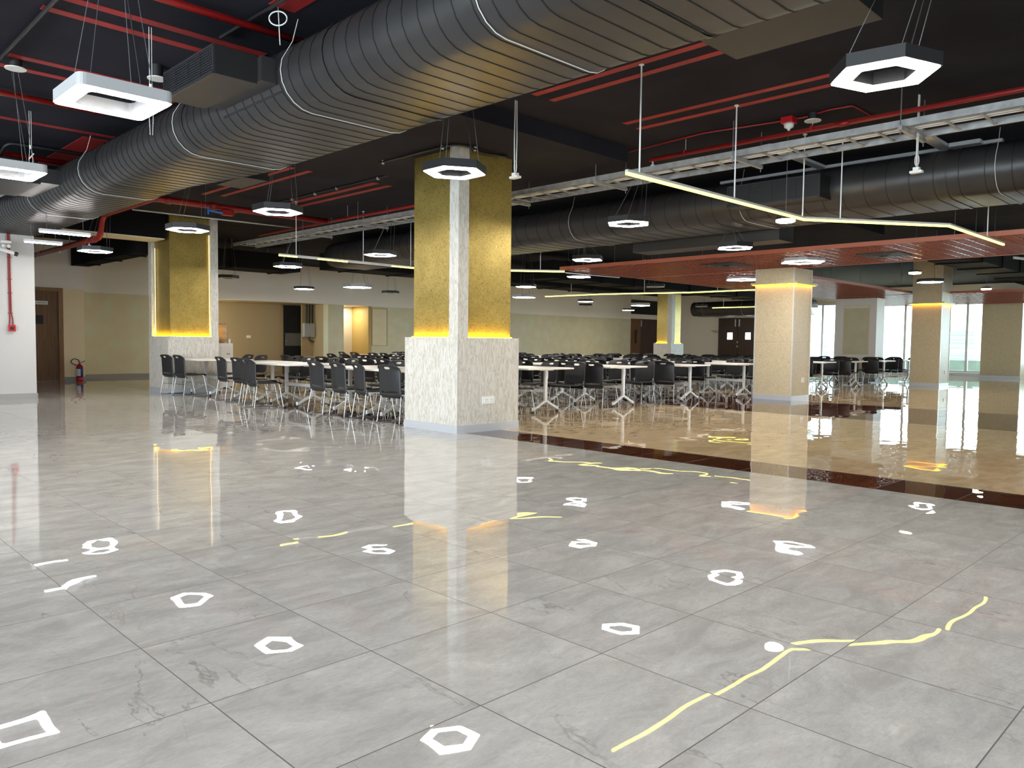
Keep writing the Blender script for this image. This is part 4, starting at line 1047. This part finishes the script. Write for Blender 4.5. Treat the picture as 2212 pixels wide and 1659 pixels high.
# --- left row beside the two gold columns: positions read one by one
GL = 'tables of the row by the gold columns'
for y, lab in ((15.97, 'white table furthest left, in front of the left gold column'), (13.95, 'second white table from the left, behind the cluster of four chairs'),
               (12.50, 'third white table from the left with its corner towards the viewer'), (10.42, 'white table behind the first two black chairs left of the middle column'),
               (9.12, 'white table tucked behind the plinth of the middle gold column')):
    place('t', 7.08, y, 0, lab, GL)
GC = 'black chairs of the row by the gold columns'
for x, y, a, lab in (
        (6.50, 16.42, .12, 'leftmost black chair, in front of the left gold column'),
        (6.55, 15.90, .05, 'second black chair from the left, before the left gold column'),
        (6.62, 14.10, -.05, 'furthest back of the four clustered black chairs'),
        (6.62, 13.45, 0, 'second from the back of the four clustered black chairs'),
        (6.50, 12.86, .05, 'third of the four clustered black chairs'),
        (6.30, 12.28, -.08, 'nearest of the four clustered black chairs'),
        (6.61, 10.73, .0, 'first of the four spaced black chairs left of the plinth'),
        (6.61, 10.10, -.10, 'second of the four spaced black chairs left of the plinth'),
        (6.61, 9.52, -.22, 'third of the four spaced black chairs, narrow view'),
        (6.61, 8.84, .10, 'black chair right against the plinth of the middle column'),
        (7.62, 16.08, PI, 'black chair on the far side of the leftmost table, left'),
        (7.62, 15.45, PI+.1, 'black chair on the far side of the leftmost table, right'),
        (7.66, 14.2, PI, 'black chair on the far side of the second table, left'),
        (7.64, 13.6, PI+.1, 'black chair on the far side of the second table, right'),
        (7.66, 12.75, PI-.1, 'black chair across from the clustered chairs, left'),
        (7.68, 12.15, PI, 'black chair across from the clustered chairs, right'),
        (7.70, 10.75, PI+.1, 'black chair across the table from the spaced chairs, left'),
        (7.68, 10.2, PI, 'black chair across the table from the spaced chairs, middle'),
        (7.68, 9.3, PI-.1, 'black chair across the table from the spaced chairs, right')):
    place('c', x, y, a+jit(.03), lab, GC)

# --- rows running away to the right of the middle column
rows = [9.43, 11.55, 13.80, 15.98, 18.15, 20.32, 22.50, 24.66, 26.8]
ordw = ['first', 'second', 'third', 'fourth', 'fifth', 'sixth', 'seventh', 'eighth', 'ninth']
for ri, xc in enumerate(rows):
    ti = 0; y = 9.19 if xc < 17 or xc > 16.9 else 9.19
    if xc > 17: y = 9.30
    ylim = 15.5 if ri == 0 else 17.2 if ri == 1 else 20.2 if ri < 5 else 18.0 if ri < 7 else 14.5 if ri < 8 else 9.4
    while y < ylim:
        far = ti >= 2
        if abs(xc-25.4) < 1.3 and 15.6 < y < 18.6: y += 1.5; ti += 1; continue
        yy = y+(jit(.04) if ti else 0)
        pos = ordw[ri]
        tl, tg = 'white table, %s one back from the viewer, %s row right of the middle column' % (ordw[ti], pos), 'tables of the rows on the right'
        place('t', xc+jit(.03), yy, jit(.015), tl, tg)
        for side in (-1, 1):
            for k in (-1, 1):
                r_ = rnd.random()
                if far and r_ < .10: continue
                if side > 0 and ti == 0 and k < 0 and r_ < .35: continue
                tuck = .68+jit(.03)
                cx = xc+side*tuck; cy = yy+k*.31+jit(.03)
                if side < 0 and ti == 0 and k < 0: cy = yy-.44+jit(.04)
                if side < 0 and ti == 0 and k > 0: cy = yy+.18
                if 15.2 < cx < 16.85 and cy < 8.75: continue
                if abs(cx-27.35) < .75 and 9.6 < cy < 11.8: continue
                if abs(cx-25.45) < .85 and 16.2 < cy < 18.0: continue
                a = (0 if side < 0 else PI)+jit(.14)
                sd = 'left' if side < 0 else 'right'; nf = 'nearer' if k < 0 else 'further'
                cl = 'black chair, %s side, %s seat, %s table back, %s row right of middle column' % (sd, nf, ordw[ti], pos); cg = 'chairs of the rows on the right'
                place('c', cx, cy, a, cl, cg)
        y += 1.52; ti += 1
tag(MB().tube([(18.62, 20.9, .82), (18.66, 20.95, .93), (18.74, 20.86, .84)], [.02, .03, .015], 8).build('bag', 'black'), 'small black bag standing up on a far chair back', 'bag') if False else None
